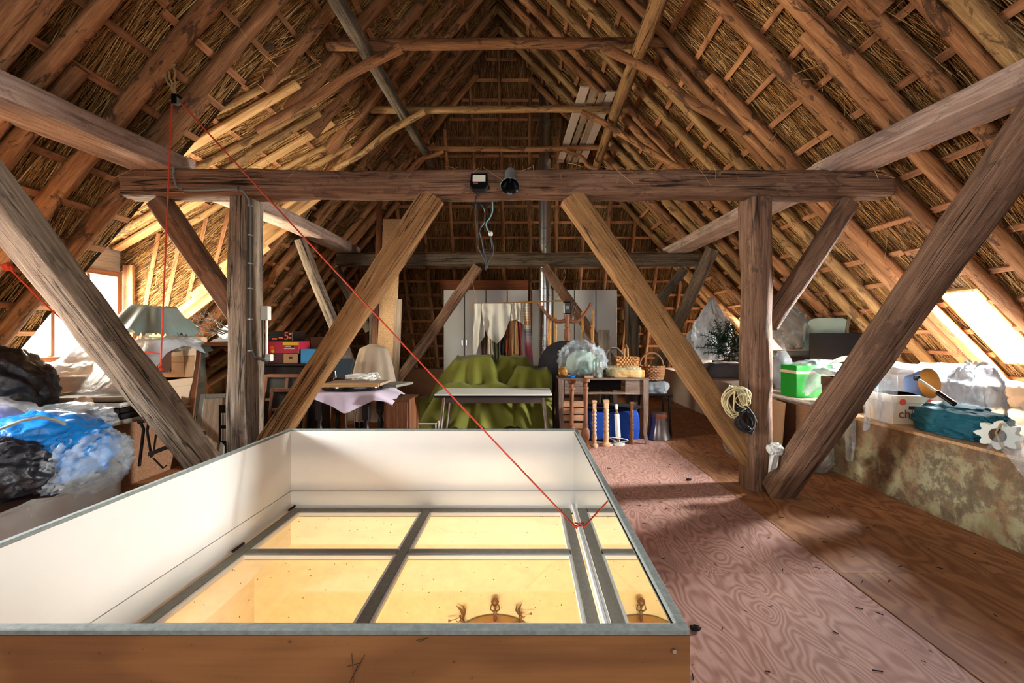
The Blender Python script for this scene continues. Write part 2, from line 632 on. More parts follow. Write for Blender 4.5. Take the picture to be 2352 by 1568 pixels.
M['velvet'] = plain('green_velvet', '#64631a', 0.75, var=0.18, scale=4, bump=0.12, spec=0.25, sheen=0.1)
M['linen'] = plain('cream_linen', '#cfcabd', 0.9, var=0.06, scale=5, bump=0.12)
M['beige_cloth'] = plain('beige_dust_cloth', '#a28f7a', 0.92, var=0.12, scale=5, bump=0.12)
M['pink_cloth'] = plain('pale_mauve_cloth', '#cdbcc9', 0.9, var=0.08, scale=7, bump=0.12)
M['tarp'] = plain('grey_green_tarpaulin', '#6f7f7a', 0.5, var=0.15, scale=4, bump=0.25)
M['teal'] = plain('teal_fabric', '#0c5260', 0.75, var=0.2, scale=5, bump=0.25)
M['bluebag'] = plain('blue_polythene', '#0c66a8', 0.3, var=0.2, scale=3, bump=0.8, spec=0.6)
M['bluecloth'] = plain('royal_blue_cloth', '#0d3f9a', 0.8, var=0.15, scale=4, bump=0.2)
M['purple'] = plain('lilac_print', '#7064a8', 0.5, var=0.12, scale=12)
M['greenbox'] = plain('bright_green_card', '#107d1c', 0.5, var=0.06)
M['carton'] = plain('brown_carton', '#a37c58', 0.85, var=0.08, scale=3)
M['carton_dark'] = plain('dark_brown_carton', '#54331f', 0.85, var=0.1, scale=3)
M['carton_pale'] = plain('pale_carton', '#c3a688', 0.85, var=0.08, scale=3)
M['card_red'] = plain('crimson_card', '#b3203a', 0.6, var=0.06)
M['card_maroon'] = plain('maroon_card', '#4d1620', 0.6, var=0.06)
M['card_yellow'] = plain('yellow_print', '#e0b524', 0.6, var=0.05)
M['print_orange'] = plain('orange_print', '#e0552a', 0.6, var=0.05)
M['print_brown'] = plain('brown_print', '#5a2f22', 0.7, var=0.05)
M['print_redspot'] = plain('red_print', '#c0402c', 0.7, var=0.05)
M['print_black'] = plain('black_print', '#141212', 0.7, var=0.05)
M['blue_card'] = plain('sky_blue_card', '#2f86bd', 0.6, var=0.06)
M['foam'] = plain('orange_lampshade_lining', '#c58a3a', 0.7, var=0.06)
M['shade_blue'] = plain('slate_lampshade', '#5d6f92', 0.8, var=0.08)
M['brass'] = plain('brass', '#b08a4a', 0.3, 0.9, var=0.08)
M['bronze'] = plain('dark_bronze', '#7a5a33', 0.45, 0.6, var=0.15)
M['bell_metal'] = plain('grey_lacquered_metal', '#6e625e', 0.25, 0.7, var=0.12)
M['copper'] = plain('copper_band', '#8a5238', 0.4, 0.7, var=0.15)
M['plaster'] = plain('white_plaster', '#cfd0c4', 0.9, var=0.08, scale=12, bump=0.2)
M['wicker'] = plain('wicker', '#a9743f', 0.7, var=0.25, scale=25, bump=0.3)
M['wicker_dark'] = plain('dark_wicker', '#7b5230', 0.7, var=0.25, scale=25, bump=0.3)
M['twig'] = plain('bare_twig', '#4a3f38', 0.8, var=0.2, scale=20)
M['fir'] = plain('dark_green_needles', '#123a24', 0.5, var=0.3, scale=15)
M['cushion'] = plain('pale_mint_cushion', '#a9bcae', 0.85, var=0.06)
M['mesh_dark'] = plain('dark_woven_panel', '#22201f', 0.7, var=0.3, scale=40)
M['cream_wall'] = plain('cream_brick_wall', '#e8d9b0', 0.8, var=0.08, scale=9, bump=0.3)
M['cream_shaft'] = plain('cream_shaft', '#ecdfc0', 0.7, var=0.04)
M['lens'] = plain('frosted_lamp_lens', '#d8d6c4', 0.25, var=0.04)
M['blue_glass'] = plain('blue_dish', '#1f6fc0', 0.15, var=0.05, spec=0.7)
M['khaki'] = plain('khaki_board', '#8d8455', 0.8, var=0.08)
M['plaid'] = plain('dark_blue_plaid', '#27333f', 0.85, var=0.2, scale=30)
M['amber'] = plain('amber_ornament', '#8a5a20', 0.3, var=0.2)
M['dirt'] = plain('dark_dirt', '#1d1612', 0.95, var=0.3)
M['film'] = film('clear_polythene', '#c3c8cc', 0.26, 0.15, 0.7, 7)
M['film_white'] = film('milky_polythene', '#c0c4c8', 0.66, 0.22, 0.6, 6)
M['film_grey'] = film('dusty_polythene', '#b0ada6', 0.42, 0.22, 0.5, 6)
M['film_yellow'] = film('yellowish_bag', '#d5d2a2', 0.24, 0.2, 0.6, 12)
for nm, hx in (('fab_cream', '#d8c9ae'), ('fab_tan', '#a0784f'), ('fab_red', '#7a2430'), ('fab_grey', '#6f6d74'), ('fab_brown', '#4a2f22'), ('fab_black', '#1b1a1c'), ('fab_olive', '#4d4b34'), ('fab_rust', '#8a4226'), ('fab_flower', '#5b4038')):
    M[nm] = plain(nm, hx, 0.9, var=0.12, scale=14, bump=0.1)


def stripes():
    k = NT('striped_weave')
    sep = k.n('ShaderNodeSeparateXYZ', {'Vector': k.gco((1, 1, 1))})
    z = sep.outputs['Z']
    c = k.ramp(z, [(0.0, '#3f4a44'), (0.12, '#5e2530'), (0.3, '#8a2f40'), (0.42, '#97858c'), (0.55, '#6d6a72'), (0.62, '#b3b0b0'), (0.66, '#b98a4a'), (0.72, '#d9b890'), (0.85, '#e3d5bc'), (1.0, '#e8e4da')])
    s = k.math('SINE', k.math('MULTIPLY', z, 150.0))
    c = k.value_by(c, s, 0.75, 1.08)
    k.set(Base_Color=c, Roughness=0.9)
    return k.m


M['stripes'] = stripes()

# ------------------------------------------------------------------ the shell: floor, low walls, roof
Y1, Y2 = 4.12, 8.2                  # the two oak frames
BOX = (-2.06, 0.45, 1.25, 3.99)     # skylight well (x0, x1, y0, y1)
XR, XL, YB = 3.2, -3.75, 10.8       # faces of the low walls
floor = struct('floor', 'plywood attic floor of reddish fir sheets')


def floor_sheet(x0, x1, y0, y1, m):
    g = 0.0035
    mb = MB()
    mb.box(((x0 + x1) / 2, (y0 + y1) / 2, -0.01), (x1 - x0 - 2 * g, y1 - y0 - 2 * g, 0.02), axis=1)
    mb.build('floor_sheet', m, floor)


ys = [-1.2, 0.22, 1.46, 2.71, 3.98, 5.22, 6.46, 7.70, 8.94, 10.8]
for a, b in zip(ys[:-1], ys[1:]):
    floor_sheet(BOX[1] + 0.004, 1.85, a, b, M['ply'])
for a, b in zip(ys[:-1], ys[1:]):
    if a < 2:
        mb = MB()   # the gap to the next sheet widens towards the viewer
        mb.add([(1.853 + (0.012 if a < 1 else 0.004), a + .003, 0), (XR, a + .003, 0), (XR, b - .003, 0), (1.853 + (0.004 if b > 1.2 else 0.012), b - .003, 0),
                (1.853 + (0.012 if a < 1 else 0.004), a + .003, -.02), (XR, a + .003, -.02), (XR, b - .003, -.02), (1.853 + (0.004 if b > 1.2 else 0.012), b - .003, -.02)],
               [(0, 1, 2, 3), (7, 6, 5, 4), (0, 4, 5, 1), (1, 5, 6, 2), (2, 6, 7, 3), (3, 7, 4, 0)])
        mb.g = [V((p.x, 0, p.y)) + V((3, 1, 7)) * (a + 2) for p in mb.v]
        mb.build('floor_sheet', M['ply_warm'], floor)
    else:
        floor_sheet(1.85, XR, a, b, M['ply_warm'])
for a, b in zip(ys[:-1], ys[1:]):
    floor_sheet(XL, BOX[0] - 0.004, a, b, M['ply_warm'])
for a, b in zip(ys[4:-1], ys[5:]):
    floor_sheet(BOX[0], -0.8, max(a, BOX[3] + .005), b, M['ply'])
    floor_sheet(-0.8, BOX[1], max(a, BOX[3] + .005), b, M['ply'])
floor_sheet(BOX[0], -0.8, -1.2, BOX[2] - .005, M['ply'])
floor_sheet(-0.8, BOX[1], -1.2, BOX[2] - .005, M['ply'])
mb = MB()
for x0, x1, y0, y1 in ((-6.2, BOX[0] - .03, -1.2, 11.6), (BOX[1] + .03, 6.4, -1.2, 11.6), (BOX[0] - .03, BOX[1] + .03, BOX[3] + .03, YB), (BOX[0] - .03, BOX[1] + .03, -1.2, BOX[2] - .03)):
    mb.box(((x0 + x1) / 2, (y0 + y1) / 2, -0.15), (x1 - x0, y1 - y0, 0.24))
mb.build('subfloor', M['oak_dark'], floor)

# low walls with storage platforms behind them
wr = struct('wall_right', 'low mottled knee wall under the right roof slope')
MB().box((XR + .01, 1.95, .30), (.02, 6.3, .60)).build('panel', M['mottled'], wr)
MB().box((XR + .012, 6.15, .31), (.02, 2.1, .62)).build('panel', M['hardboard'], wr)
MB().box((XR + .008, 9.0, .335), (.02, 3.55, .67)).build('panel', M['paleboard'], wr)
MB().box((4.55, 1.95, .612), (2.74, 6.3, .022)).build('top_board', M['chipboard'], wr)
MB().box((4.55, 7.95, .66), (2.74, 5.7, .022)).build('top_board', M['paleboard'], wr)
wl = struct('wall_left', 'low brown hardboard knee wall under the left roof slope')
for a, b in ((-1.2, 1.2), (1.21, 3.6), (3.61, 6.0), (6.01, 8.4), (8.41, 10.8)):
    MB().box((XL - .01, (a + b) / 2, .305), (.02, b - a, .61)).build('panel', M['hardboard'], wl)
    MB().box((XL - 1.15, (a + b) / 2, .622), (2.34, b - a, .022)).build('top_board', M['chipboard'], wl)
wb = struct('wall_back', 'low dark wall below the far thatched hip')
MB().box((-2.02, YB, .31), (3.5, .02, .62)).build('panel', M['hardboard'], wb)
MB().box((1.48, YB, .31), (3.5, .02, .62)).build('panel', M['hardboard'], wb)
MB().box((-.3, YB + .5, .63), (7.0, 1.0, .02)).build('top_board', M['hardboard'], wb)

# roof geometry (planes of the rafter axes)
XA, ZA, YA = -0.459, 6.779, 8.2
ROOFS = {'R': (V((1, 0, -1.04)).normalized(), V((1.04, 0, 1)).normalized(), 1.04, 9.05),
         'L': (V((-1, 0, -1.19)).normalized(), V((-1.19, 0, 1)).normalized(), 1.19, 8.52)}
HK = 2.016
dH, nH = V((0, 1, -HK)).normalized(), V((0, HK, 1)).normalized()


def RP(side, s, y, off=0.0):
    d, n, k, L = ROOFS[side]
    return V((XA, y, ZA)) + d * s + n * off


def y_hip(side, s):
    return YA + s * -ROOFS[side][0].z / HK


def s_hip(side, y):
    return 0.0 if y <= YA else (y - YA) * HK / -ROOFS[side][0].z


DY0, DS = 4.7, 3.483        # dormer: near side, top edge on the main slope


def dorm_y1(x):
    return 6.2 + 0.8 * (x + 5.4) / 2.7


def s_to_x(s):
    return XA + ROOFS['L'][0].x * s


HOLES = {'R': [(6.90, 7.95, 4.44, 4.88), (7.0, 8.1, 8.7, 9.5)], 'L': [(6.3, 7.6, 1.55, 2.35)]}


def spans(side, s0, s1):
    """y intervals of thatch on the band s0..s1"""
    sm = (s0 + s1) / 2
    iv = [(-1.2, y_hip(side, sm))]
    cut = [(a, b) for p, q, a, b in HOLES[side] if sm > p and sm < q]
    if side == 'L' and sm > DS:
        cut.append((DY0, dorm_y1(s_to_x(sm))))
    for a, b in cut:
        out = []
        for p, q in iv:
            if b <= p or a >= q:
                out.append((p, q))
            else:
                if p < a:
                    out.append((p, a))
                if q > b:
                    out.append((b, q))
        iv = out
    return iv


def straw_mesh(name, C, D, N_, parent, lmin=.3, lmax=.8, r0=.0022, r1=.0048, spread=.10, wild=.06, dip=.05, seed=1):
    """thin three-sided reeds: centres C (n,3), run direction D, surface normal N_"""
    rg = np.random.default_rng(seed)
    n = len(C)
    C = np.asarray(C, float)
    D = np.broadcast_to(np.asarray(D, float), (n, 3))
    N_ = np.broadcast_to(np.asarray(N_, float), (n, 3))
    T = np.cross(N_, D)
    low = np.sin(C[:, 0] * 2.1 + C[:, 1] * 1.7) * .06 + np.sin(C[:, 1] * 5.3 + C[:, 2] * 3.1) * .05
    ang = rg.normal(0, spread, n) + low
    wmask = rg.random(n) < wild
    ang[wmask] = rg.normal(0, .6, wmask.sum())
    tilt = rg.normal(0, dip, n)
    dirv = D * np.cos(ang)[:, None] + T * np.sin(ang)[:, None] + N_ * tilt[:, None]
    dirv /= np.linalg.norm(dirv, axis=1)[:, None]
    side = np.cross(dirv, N_)
    side /= np.linalg.norm(side, axis=1)[:, None]
    up = np.cross(side, dirv)
    L = rg.uniform(lmin, lmax, n) / 2
    L[wmask] *= .55
    r = rg.uniform(r0, r1, n)
    vs = np.empty((n, 6, 3), np.float32)
    for e, sg in enumerate((-1, 1)):
        for k in range(3):
            a = 2 * math.pi * k / 3 + .5
            vs[:, e * 3 + k] = C + dirv * (L * sg)[:, None] + (side * math.cos(a) + up * math.sin(a)) * (r * (1 if e == 0 else .6))[:, None]
    idx = np.arange(n)[:, None] * 6
    quads = np.concatenate([idx + np.array([k, (k + 1) % 3, 3 + (k + 1) % 3, 3 + k]) for k in range(3)], axis=1).reshape(-1, 4)
    me = bpy.data.meshes.new(name)
    me.vertices.add(n * 6)
    me.vertices.foreach_set('co', vs.reshape(-1))
    nf = len(quads)
    me.loops.add(nf * 4)
    me.loops.foreach_set('vertex_index', quads.reshape(-1).astype(np.int32))
    me.polygons.add(nf)
    me.polygons.foreach_set('loop_start', np.arange(0, nf * 4, 4, dtype=np.int32))
    me.update(calc_edges=True)
    at = me.attributes.new('rnd', 'FLOAT', 'POINT')
    at.data.foreach_set('value', np.repeat(np.clip(rg.beta(2.0, 2.0, n), 0, 1), 6).astype(np.float32))
    me.materials.append(M['reed'])
    o = bpy.data.objects.new(name, me)
    o['kind'] = 'stuff'
    COL.objects.link(o)
    o.parent = parent
    return o


def pole(p0, p1, r, parent, m, name='rafter', bow=.03, taper=.8, segs=12, n=9, seed=0.0, rough=.12):
    p0, p1 = V(p0), V(p1)
    d = p1 - p0
    pts, rs = [], []
    o1 = d.orthogonal().normalized()
    o2 = d.normalized().cross(o1)
    for i in range(segs + 1):
        t = i / segs
        w1 = nz((t * 2.2, seed, 1.3), 1.0, seed) * bow * math.sin(math.pi * min(1, t + .1))
        w2 = nz((t * 2.2, seed, 8.3), 1.0, seed + 4) * bow * math.sin(math.pi * min(1, t + .1))
        pts.append(p0 + d * t + o1 * w1 + o2 * w2)
        rs.append(r * (1 + (taper - 1) * t) * (1 + rough * nz((t * 9, seed, .5), 1.0, seed)))
    mb = MB()
    mb.tube(pts, rs, n)
    return mb.build(name, m, parent, smooth=50)


roof = {'R': struct('roof_right', 'right thatched roof slope with pole rafters and laths'),
        'L': struct('roof_left', 'left thatched roof slope with heavy pole rafters and laths')}
roof_hip = struct('roof_hip', 'far steep thatched hip end in shade')
roof_dormer = struct('roof_dormer', 'thatched lifted dormer roof lit by its window')

rr = random.Random(3)
for side in 'RL':
    d, n, k, L = ROOFS[side]
    ss = sorted(set([-0.45, 0.0] + [i * .2 for i in range(1, 46) if i * .2 < L] + [L] + [h[0] for h in HOLES[side]] + [h[1] for h in HOLES[side]] + ([DS] if side == 'L' else [])))
    mb = MB()
    for a, b in zip(ss[:-1], ss[1:]):
        for y0, y1 in spans(side, a, b):
            hip = abs(y1 - y_hip(side, (a + b) / 2)) < 1e-6
            ya, yb = (y_hip(side, a) + .45, y_hip(side, b) + .45) if hip else (y1, y1)
            q = [(a, y0), (a, ya), (b, yb), (b, y0)]
            for off, rev in ((.135, False), (.42, True)):
                vs = [RP(side, s_, y_, off) for s_, y_ in q]
                mb.add(vs, [(0, 1, 2, 3) if (side == 'R') ^ rev else (3, 2, 1, 0)], [V((y_, 0, s_)) for s_, y_ in q], rnd=0.0)
    mb.build('packed_reed', M['reed_base'], roof[side])
    # rafters
    y = -0.9 if side == 'R' else -0.75
    i = 0
    while y < 11.0:
        sh = s_hip(side, y)
        if sh < L - .6:
            base = .066 if side == 'R' else .076
            inhole = side == 'L' and DY0 - .02 < y < 6.9
            Lm = DS + .12 if inhole else L
            onwin = any(a - .06 < y < b + .06 for _, _, a, b in HOLES[side])
            yy = y
            if onwin:
                for _, _, a, b in HOLES[side]:
                    if a - .06 < y < b + .06:
                        yy = a - .09 if y < (a + b) / 2 else b + .09
            m = M['pole_pale'] if (side == 'R' and rr.random() < .45) else M['pole']
            mid = L * rr.uniform(.42, .62)
            j1, j2 = rr.uniform(-.04, .04), rr.uniform(-.04, .04)
            if sh > mid - 1.0 or inhole or rr.random() < .30:
                pole(RP(side, Lm, yy + j1), RP(side, sh + .02, yy + j2), base * rr.uniform(.9, 1.12), roof[side], m, seed=i * 3.1 + (0 if side == 'R' else 50), segs=14)
            else:
                pole(RP(side, Lm, yy + j1), RP(side, mid - .5, yy + j1), base * rr.uniform(.9, 1.15), roof[side], m, seed=i * 3.1 + (0 if side == 'R' else 50), taper=.88)
                dy = .125 * rr.choice((-1, 1))
                m = M['pole_pale'] if (side == 'R' and rr.random() < .45) else M['pole']
                pole(RP(side, mid + rr.uniform(.2, .9), yy + j2 + dy), RP(side, sh + .02, yy + j2), base * rr.uniform(.85, 1.05), roof[side], m, seed=i * 3.1 + 20, taper=.85)
        y += (.47 if side == 'R' else .52) + rr.uniform(-.04, .04)
        i += 1
    # laths
    s_ = .3
    while s_ < L - .1:
        for y0, y1 in spans(side, s_ - .03, s_ + .03):
            a = y0
            while a < y1 - .15:
                b = min(y1, a + rr.uniform(2.2, 3.6))
                if y1 - b < .5:
                    b = y1
                so = s_ + rr.uniform(-.03, .03)
                p = RP(side, so, (a + b) / 2, .077)
                mb = MB(basis(p, (0, 1, 0), d))
                mb.box((0, 0, 0), (b - a - .01, rr.uniform(.05, .066), .022), rot=Matrix.Rotation(rr.uniform(-.01, .01), 4, 'Z'))
                mb.build('lath', M['lath'], roof[side])
                a = b
        s_ += .375
    # reeds
    rg = np.random.default_rng(5 if side == 'R' else 6)
    cs = []
    for (s0, s1, ya, yb, dens) in ((0.0, L, 2.2, 4.6, 660), (0.0, L, 4.6, 7.0, 430), (0.0, L, 7.0, 11.3, 240), (0.0, L, -1.0, 2.2, 60)):
        num = int((s1 - s0) * (yb - ya) * dens)
        sv, yv = rg.uniform(s0, s1, num), rg.uniform(ya, yb, num)
        ok = yv < YA + sv * -d.z / HK
        for p, q, a, b in HOLES[side]:
            ok &= ~((sv > p - .12) & (sv < q + .12) & (yv > a - .01) & (yv < b + .01))
        if side == 'L':
            ok &= ~((sv > DS - .1) & (yv > DY0) & (yv < 6.2 + .8 * (XA + d.x * sv + 5.4) / 2.7))
        sv, yv = sv[ok], yv[ok]
        off = rg.uniform(.092, .14, len(sv))
        cs.append(np.stack([XA + d.x * sv + n.x * off, yv, ZA + d.z * sv + n.z * off], 1))
    straw_mesh('thatch', np.concatenate(cs), d, n, roof[side], seed=21 if side == 'R' else 22)

# hip end


def HP(x, t, off=0.0):
    return V((x, YA, ZA)) + dH * t + nH * off


def hip_top(x):
    z = min(ZA - 1.04 * (x - XA), ZA + 1.19 * (x - XA)) if True else 0
    return (ZA - z) / -dH.z


TH = 7.28
mb = MB()
tt = [-.5] + [i * .26 for i in range(29)]
for a, b in zip(tt[:-1], tt[1:]):
    q = []
    for t in (a, b):
        dz = -dH.z * t
        q.append((XA - dz / 1.19 - .42, t))
        q.append((XA + dz / 1.04 + .42, t))
    vs = [HP(q[0][0], q[0][1], .135), HP(q[1][0], q[1][1], .135), HP(q[3][0], q[3][1], .135), HP(q[2][0], q[2][1], .135)]
    mb.add(vs, [(0, 3, 2, 1)], [V((q[i][0], 0, q[i][1])) for i in (0, 1, 3, 2)], rnd=0.0)
mb.build('packed_reed', M['reed_base'], roof_hip)
x = -4.9
i = 0
while x < 5.0:
    t0 = hip_top(x)
    if t0 < TH - .4:
        pole(HP(x + rr.uniform(-.04, .04), TH), HP(x, t0 + .03), .048 * rr.uniform(.85, 1.1), roof_hip, M['pole'], seed=100 + i * 2.3)
    x += .56 + rr.uniform(-.03, .03)
    i += 1
t = .35
while t < TH:
    dz = -dH.z * t
    x0, x1 = XA - dz / 1.19, XA + dz / 1.04
    cuts = [x0] + ([XA + rr.uniform(-1, 1)] if x1 - x0 > 3.4 else []) + [x1]
    for a, b in zip(cuts[:-1], cuts[1:]):
        mb = MB(basis(HP((a + b) / 2, t, .066), (1, 0, 0), dH))
        mb.box((0, 0, 0), (b - a - .01, .055, .022))
        mb.build('lath', M['lath'], roof_hip)
    t += .33
rg = np.random.default_rng(9)
num = 20000
tv, uv = np.sqrt(rg.random(num)) * TH, rg.random(num)
dz = -dH.z * tv
xv = XA - dz / 1.19 + uv * (dz / 1.19 + dz / 1.04)
off = rg.uniform(.08, .14, num)
straw_mesh('thatch', np.stack([xv, YA + dH.y * tv + nH.y * off, ZA + dH.z * tv + nH.z * off], 1), dH, nH, roof_hip, seed=23)

# dormer in the left slope: a flatter thatched lid, two cheeks, boards
DX0, DZ0, DK = -2.7, 4.25, 0.6
dD, nD = V((-1, 0, -DK)).normalized(), V((-DK, 0, 1)).normalized()


def DP(x, y, off=0.0):
    return V((x, y, DZ0 + DK * (x - DX0))) + nD * off


mb = MB()
xs = [DX0 + .15 - i * .2 for i in range(16)]
for a, b in zip(xs[:-1], xs[1:]):
    q = [(a, DY0 - .1), (a, dorm_y1(a) + .12), (b, dorm_y1(b) + .12), (b, DY0 - .1)]
    mb.add([DP(x, y, .03) for x, y in q], [(0, 1, 2, 3)], [V((y, 0, x)) for x, y in q], rnd=0.0)
mb.build('packed_reed', M['reed_base'], roof_dormer)


def left_z(x):
    return ZA + 1.19 * (x - XA) + .12


for yy, nm in ((DY0, 'cheek'), (None, 'cheek')):
    mb = MB()
    for a, b in zip(xs[:-1], xs[1:]):
        ya, yb = (yy, yy) if yy else (dorm_y1(a), dorm_y1(b))
        q = [(a, ya, left_z(a)), (a, ya, max(left_z(a), DZ0 + DK * (a - DX0) + .05)), (b, yb, DZ0 + DK * (b - DX0) + .05), (b, yb, left_z(b))]
        mb.add([V(p) for p in q], [(0, 1, 2, 3)], [V((p[2], 0, p[0])) for p in q], rnd=0.0)
    mb.build(nm, M['reed_base'], roof_dormer)
for xq in (-3.0, -3.45, -3.9, -4.4, -4.85, -5.25):
    a, b = DP(xq, DY0 + .02, -.012), DP(xq, dorm_y1(xq) - .02, -.012)
    MB(basis((a + b) / 2, b - a, dD)).box((0, 0, 0), ((b - a).length, .05, .02)).build('lath', M['lath'], roof_dormer)
for i in range(7):                      # flat rafters under the lid
    y = DY0 + .12 + i * .31
    x_end = DX0 + .1 if y < 6.9 else -3.2
    x_low = -5.45 if y < 6.15 else (-5.4 + (y - 6.2) * 2.7 / .8 + .05)
    if x_low < x_end - .3:
        a, b = DP(x_low, y, -.05), DP(x_end, y + .05, -.05)
        if i % 3 == 1:
            mb = MB(basis((a + b) / 2, b - a, (0, 1, 0)))
            mb.box((0, 0, 0), ((b - a).length, .13, .04), ch=.006)
            mb.build('rafter', M['board_new'], roof_dormer)
        else:
            pole(a, b + V((0, rr.uniform(-.15, .15), rr.uniform(-.06, .02))), .048 * rr.uniform(.8, 1.2), roof_dormer, M['pole_pale'], seed=300 + i * 1.7, bow=.08)
ck = (V((DX0, 7.0, 0)) - V((-5.4, 6.2, 0))).normalized()
cn = V((ck.y, -ck.x, 0))                # towards the camera
for i in range(6):                      # boards on the far cheek, running up with the roof
    f = i / 5
    x0 = -5.36 + f * 1.75
    z0 = left_z(x0) + .05
    p0 = V((x0, dorm_y1(x0), z0)) + cn * .03
    x1 = x0 + (1.25 if i < 4 else .8)
    z1 = min(z0 + .95 * (x1 - x0) * 1.0, DZ0 + DK * (x1 - DX0) - .04)
    p1 = V((x1, dorm_y1(x1), z1)) + cn * .03
    mb = MB(basis((p0 + p1) / 2, p1 - p0, V((0, 0, 1))))
    mb.box((0, 0, 0), ((p1 - p0).length, .125, .028), ch=.004)
    mb.build('cheek_board', M['board_new'], roof_dormer)
for i in range(9):                      # short upright laths behind the boards
    x0 = -5.3 + i * .28
    a = V((x0, dorm_y1(x0), left_z(x0) + .02)) + cn * .012
    b = V((x0 + .25, dorm_y1(x0 + .25), DZ0 + DK * (x0 + .25 - DX0) - .02)) + cn * .012
    if b.z - a.z > .2:
        mb = MB(basis((a + b) / 2, b - a, ck))
        mb.box((0, 0, 0), ((b - a).length, .05, .02))
        mb.build('lath', M['lath'], roof_dormer)
rg = np.random.default_rng(12)
num = 9000
xv, uv = rg.uniform(-5.45, DX0 + .1, num), rg.random(num)
yv = DY0 + uv * (6.2 + .8 * (xv + 5.4) / 2.7 - DY0)
off = rg.uniform(0.0, .05, num) - .01
straw_mesh('thatch', np.stack([xv + nD.x * off, yv, DZ0 + DK * (xv - DX0) + nD.z * off], 1), dD, nD, roof_dormer, seed=24, wild=.2)
num = 5000
xv, uv = rg.uniform(-5.4, DX0, num), rg.random(num)
z0, z1 = ZA + 1.19 * (xv - XA) + .12, DZ0 + DK * (xv - DX0)
off = rg.uniform(-.01, .02, num)
C = np.stack([xv + cn.x * off, 6.2 + .8 * (xv + 5.4) / 2.7 + cn.y * off, z0 + uv * np.maximum(0.01, z1 - z0)], 1)
straw_mesh('thatch', C, (ck + V((0, 0, 1.0))).normalized(), -cn, roof_dormer, lmin=.15, lmax=.4, seed=25, wild=.25)
mb = MB()   # boarding below and beside the dormer window
mb.box((-5.5, 5.45, .85), (.05, 1.7, .55))
mb.box((-5.5, 5.45, 2.45), (.05, 1.7, .42))
mb.build('boarding', M['board_old'], roof_dormer)

# windows
win2 = struct('window_2', 'bright dormer window with wooden glazing bars')
mb = MB()
wy0, wy1, wz0, wz1 = 4.78, 6.14, 1.10, 2.26
for y in (wy0 + .035, wy1 - .035):
    mb.box((-5.46, y, (wz0 + wz1) / 2), (.09, .07, wz1 - wz0), ch=.006)
for z in (wz0 + .035, wz1 - .035):
    mb.box((-5.46, (wy0 + wy1) / 2, z), (.09, wy1 - wy0 - .141, .07), ch=.006)
mb.build('frame', M['brownwood'], win2)
for y in (wy0 + .48, wy0 + .91):
    MB().box((-5.46, y, (wz0 + wz1) / 2), (.05, .045, wz1 - wz0 - .142), ch=.006).build('glazing_bar', M['brownwood'], win2)
for k in range(3):
    y = wy0 + .07 + k * .428
    MB().box((-5.46, y + .19, 1.69), (.045, .36, .028), ch=.004).build('glazing_bar', M['brownwood'], win2)
    for z0, z1 in ((wz0 + .07, 1.675), (1.705, wz1 - .07)):
        MB().box((-5.465, y + .205, (z0 + z1) / 2), (.005, .40, z1 - z0)).build('pane', M['glass_clear'], win2)
MB().box((-5.37, 6.19, 1.72), (.14, .05, 1.3), ch=.006).build('jamb', M['lath'], win2)
MB().box((-5.37, (wy0 + wy1) / 2, 1.07), (.22, 1.4, .03), ch=.004).build('window_sill', M['board_old'], win2)


def roof_window(name, label, h, inset, side='R'):
    s0, s1, y0, y1 = h
    root = struct(name, label)
    c = RP(side, (s0 + s1) / 2, (y0 + y1) / 2, .24)
    Mx = basis(c, (0, 1 if side == 'R' else -1, 0), ROOFS[side][0])
    hy, hs = (y1 - y0) / 2, (s1 - s0) / 2
    mb = MB(Mx)
    for sg in (-1, 1):
        mb.box((sg * (hy - .012), 0, 0), (.024, 2 * hs, .30))
        mb.box((0, sg * (hs - .012), 0), (2 * hy - .05, .024, .30))
    mb.build('frame', M['board_new'], root)
    MB(Mx).box((-.02 * inset, 0, -.07), (2 * hy - .05, 2 * hs - .05, .006)).build('pane', M['glass_clear'], root)
    MB(Mx).box((hy * .45, 0, -.055), (.02, 2 * hs - .05, .02)).build('glazing_bar', M['board_old'], root)


roof_window('window_1', 'bright roof window low in the right thatched slope', HOLES['R'][0], 1)
roof_window('window_3', 'rear roof window low in the right thatched slope', HOLES['R'][1], 1)
roof_window('window_4', 'roof window low in the left slope beside the viewer', HOLES['L'][0], 1, 'L')

# gable behind the viewer, with an unseen opening added to let in the fill light
wf = struct('wall_front', 'boarded gable behind the viewer')
g0 = -1.2
op = (-1.95, 2.65, 1.0, 3.6)
mb = MB()
zl = lambda x: min(ZA - 1.04 * (x - XA), ZA + 1.19 * (x - XA)) + .2
xsplit = [-6.2, -5, -4, -3, op[0], -1.2, XA, .6, 1.6, op[1], 3.4, 4.4, 5.4, 6.4]
for a, b in zip(xsplit[:-1], xsplit[1:]):
    segs = [((-.1, -.1), None)]
    if a >= op[0] - 1e-6 and b <= op[1] + 1e-6:
        parts = [((-.1, -.1), (op[2], op[2])), ((op[3], op[3]), (zl(a), zl(b)))]
    else:
        parts = [((-.1, -.1), (max(0, zl(a)), max(0, zl(b))))]
    for (l0, l1), (h0, h1) in parts:
        mb.add([(a, g0, l0), (b, g0, l1), (b, g0, h1), (a, g0, h0)], [(3, 2, 1, 0)])
mb.build('boarding', M['board_old'], wf)
mb = MB()
for x in (op[0], (op[0] + op[1]) / 2 - .77, (op[0] + op[1]) / 2 + .77, op[1]):
    mb.box((x, g0, (op[2] + op[3]) / 2), (.08, .1, op[3] - op[2]))
for z in (op[2], op[3]):
    mb.box(((op[0] + op[1]) / 2, g0, z), (op[1] - op[0], .1, .08))
mb.build('added_window_frame', M['board_old'], wf)

# ------------------------------------------------------------------ oak frames, purlins, collars


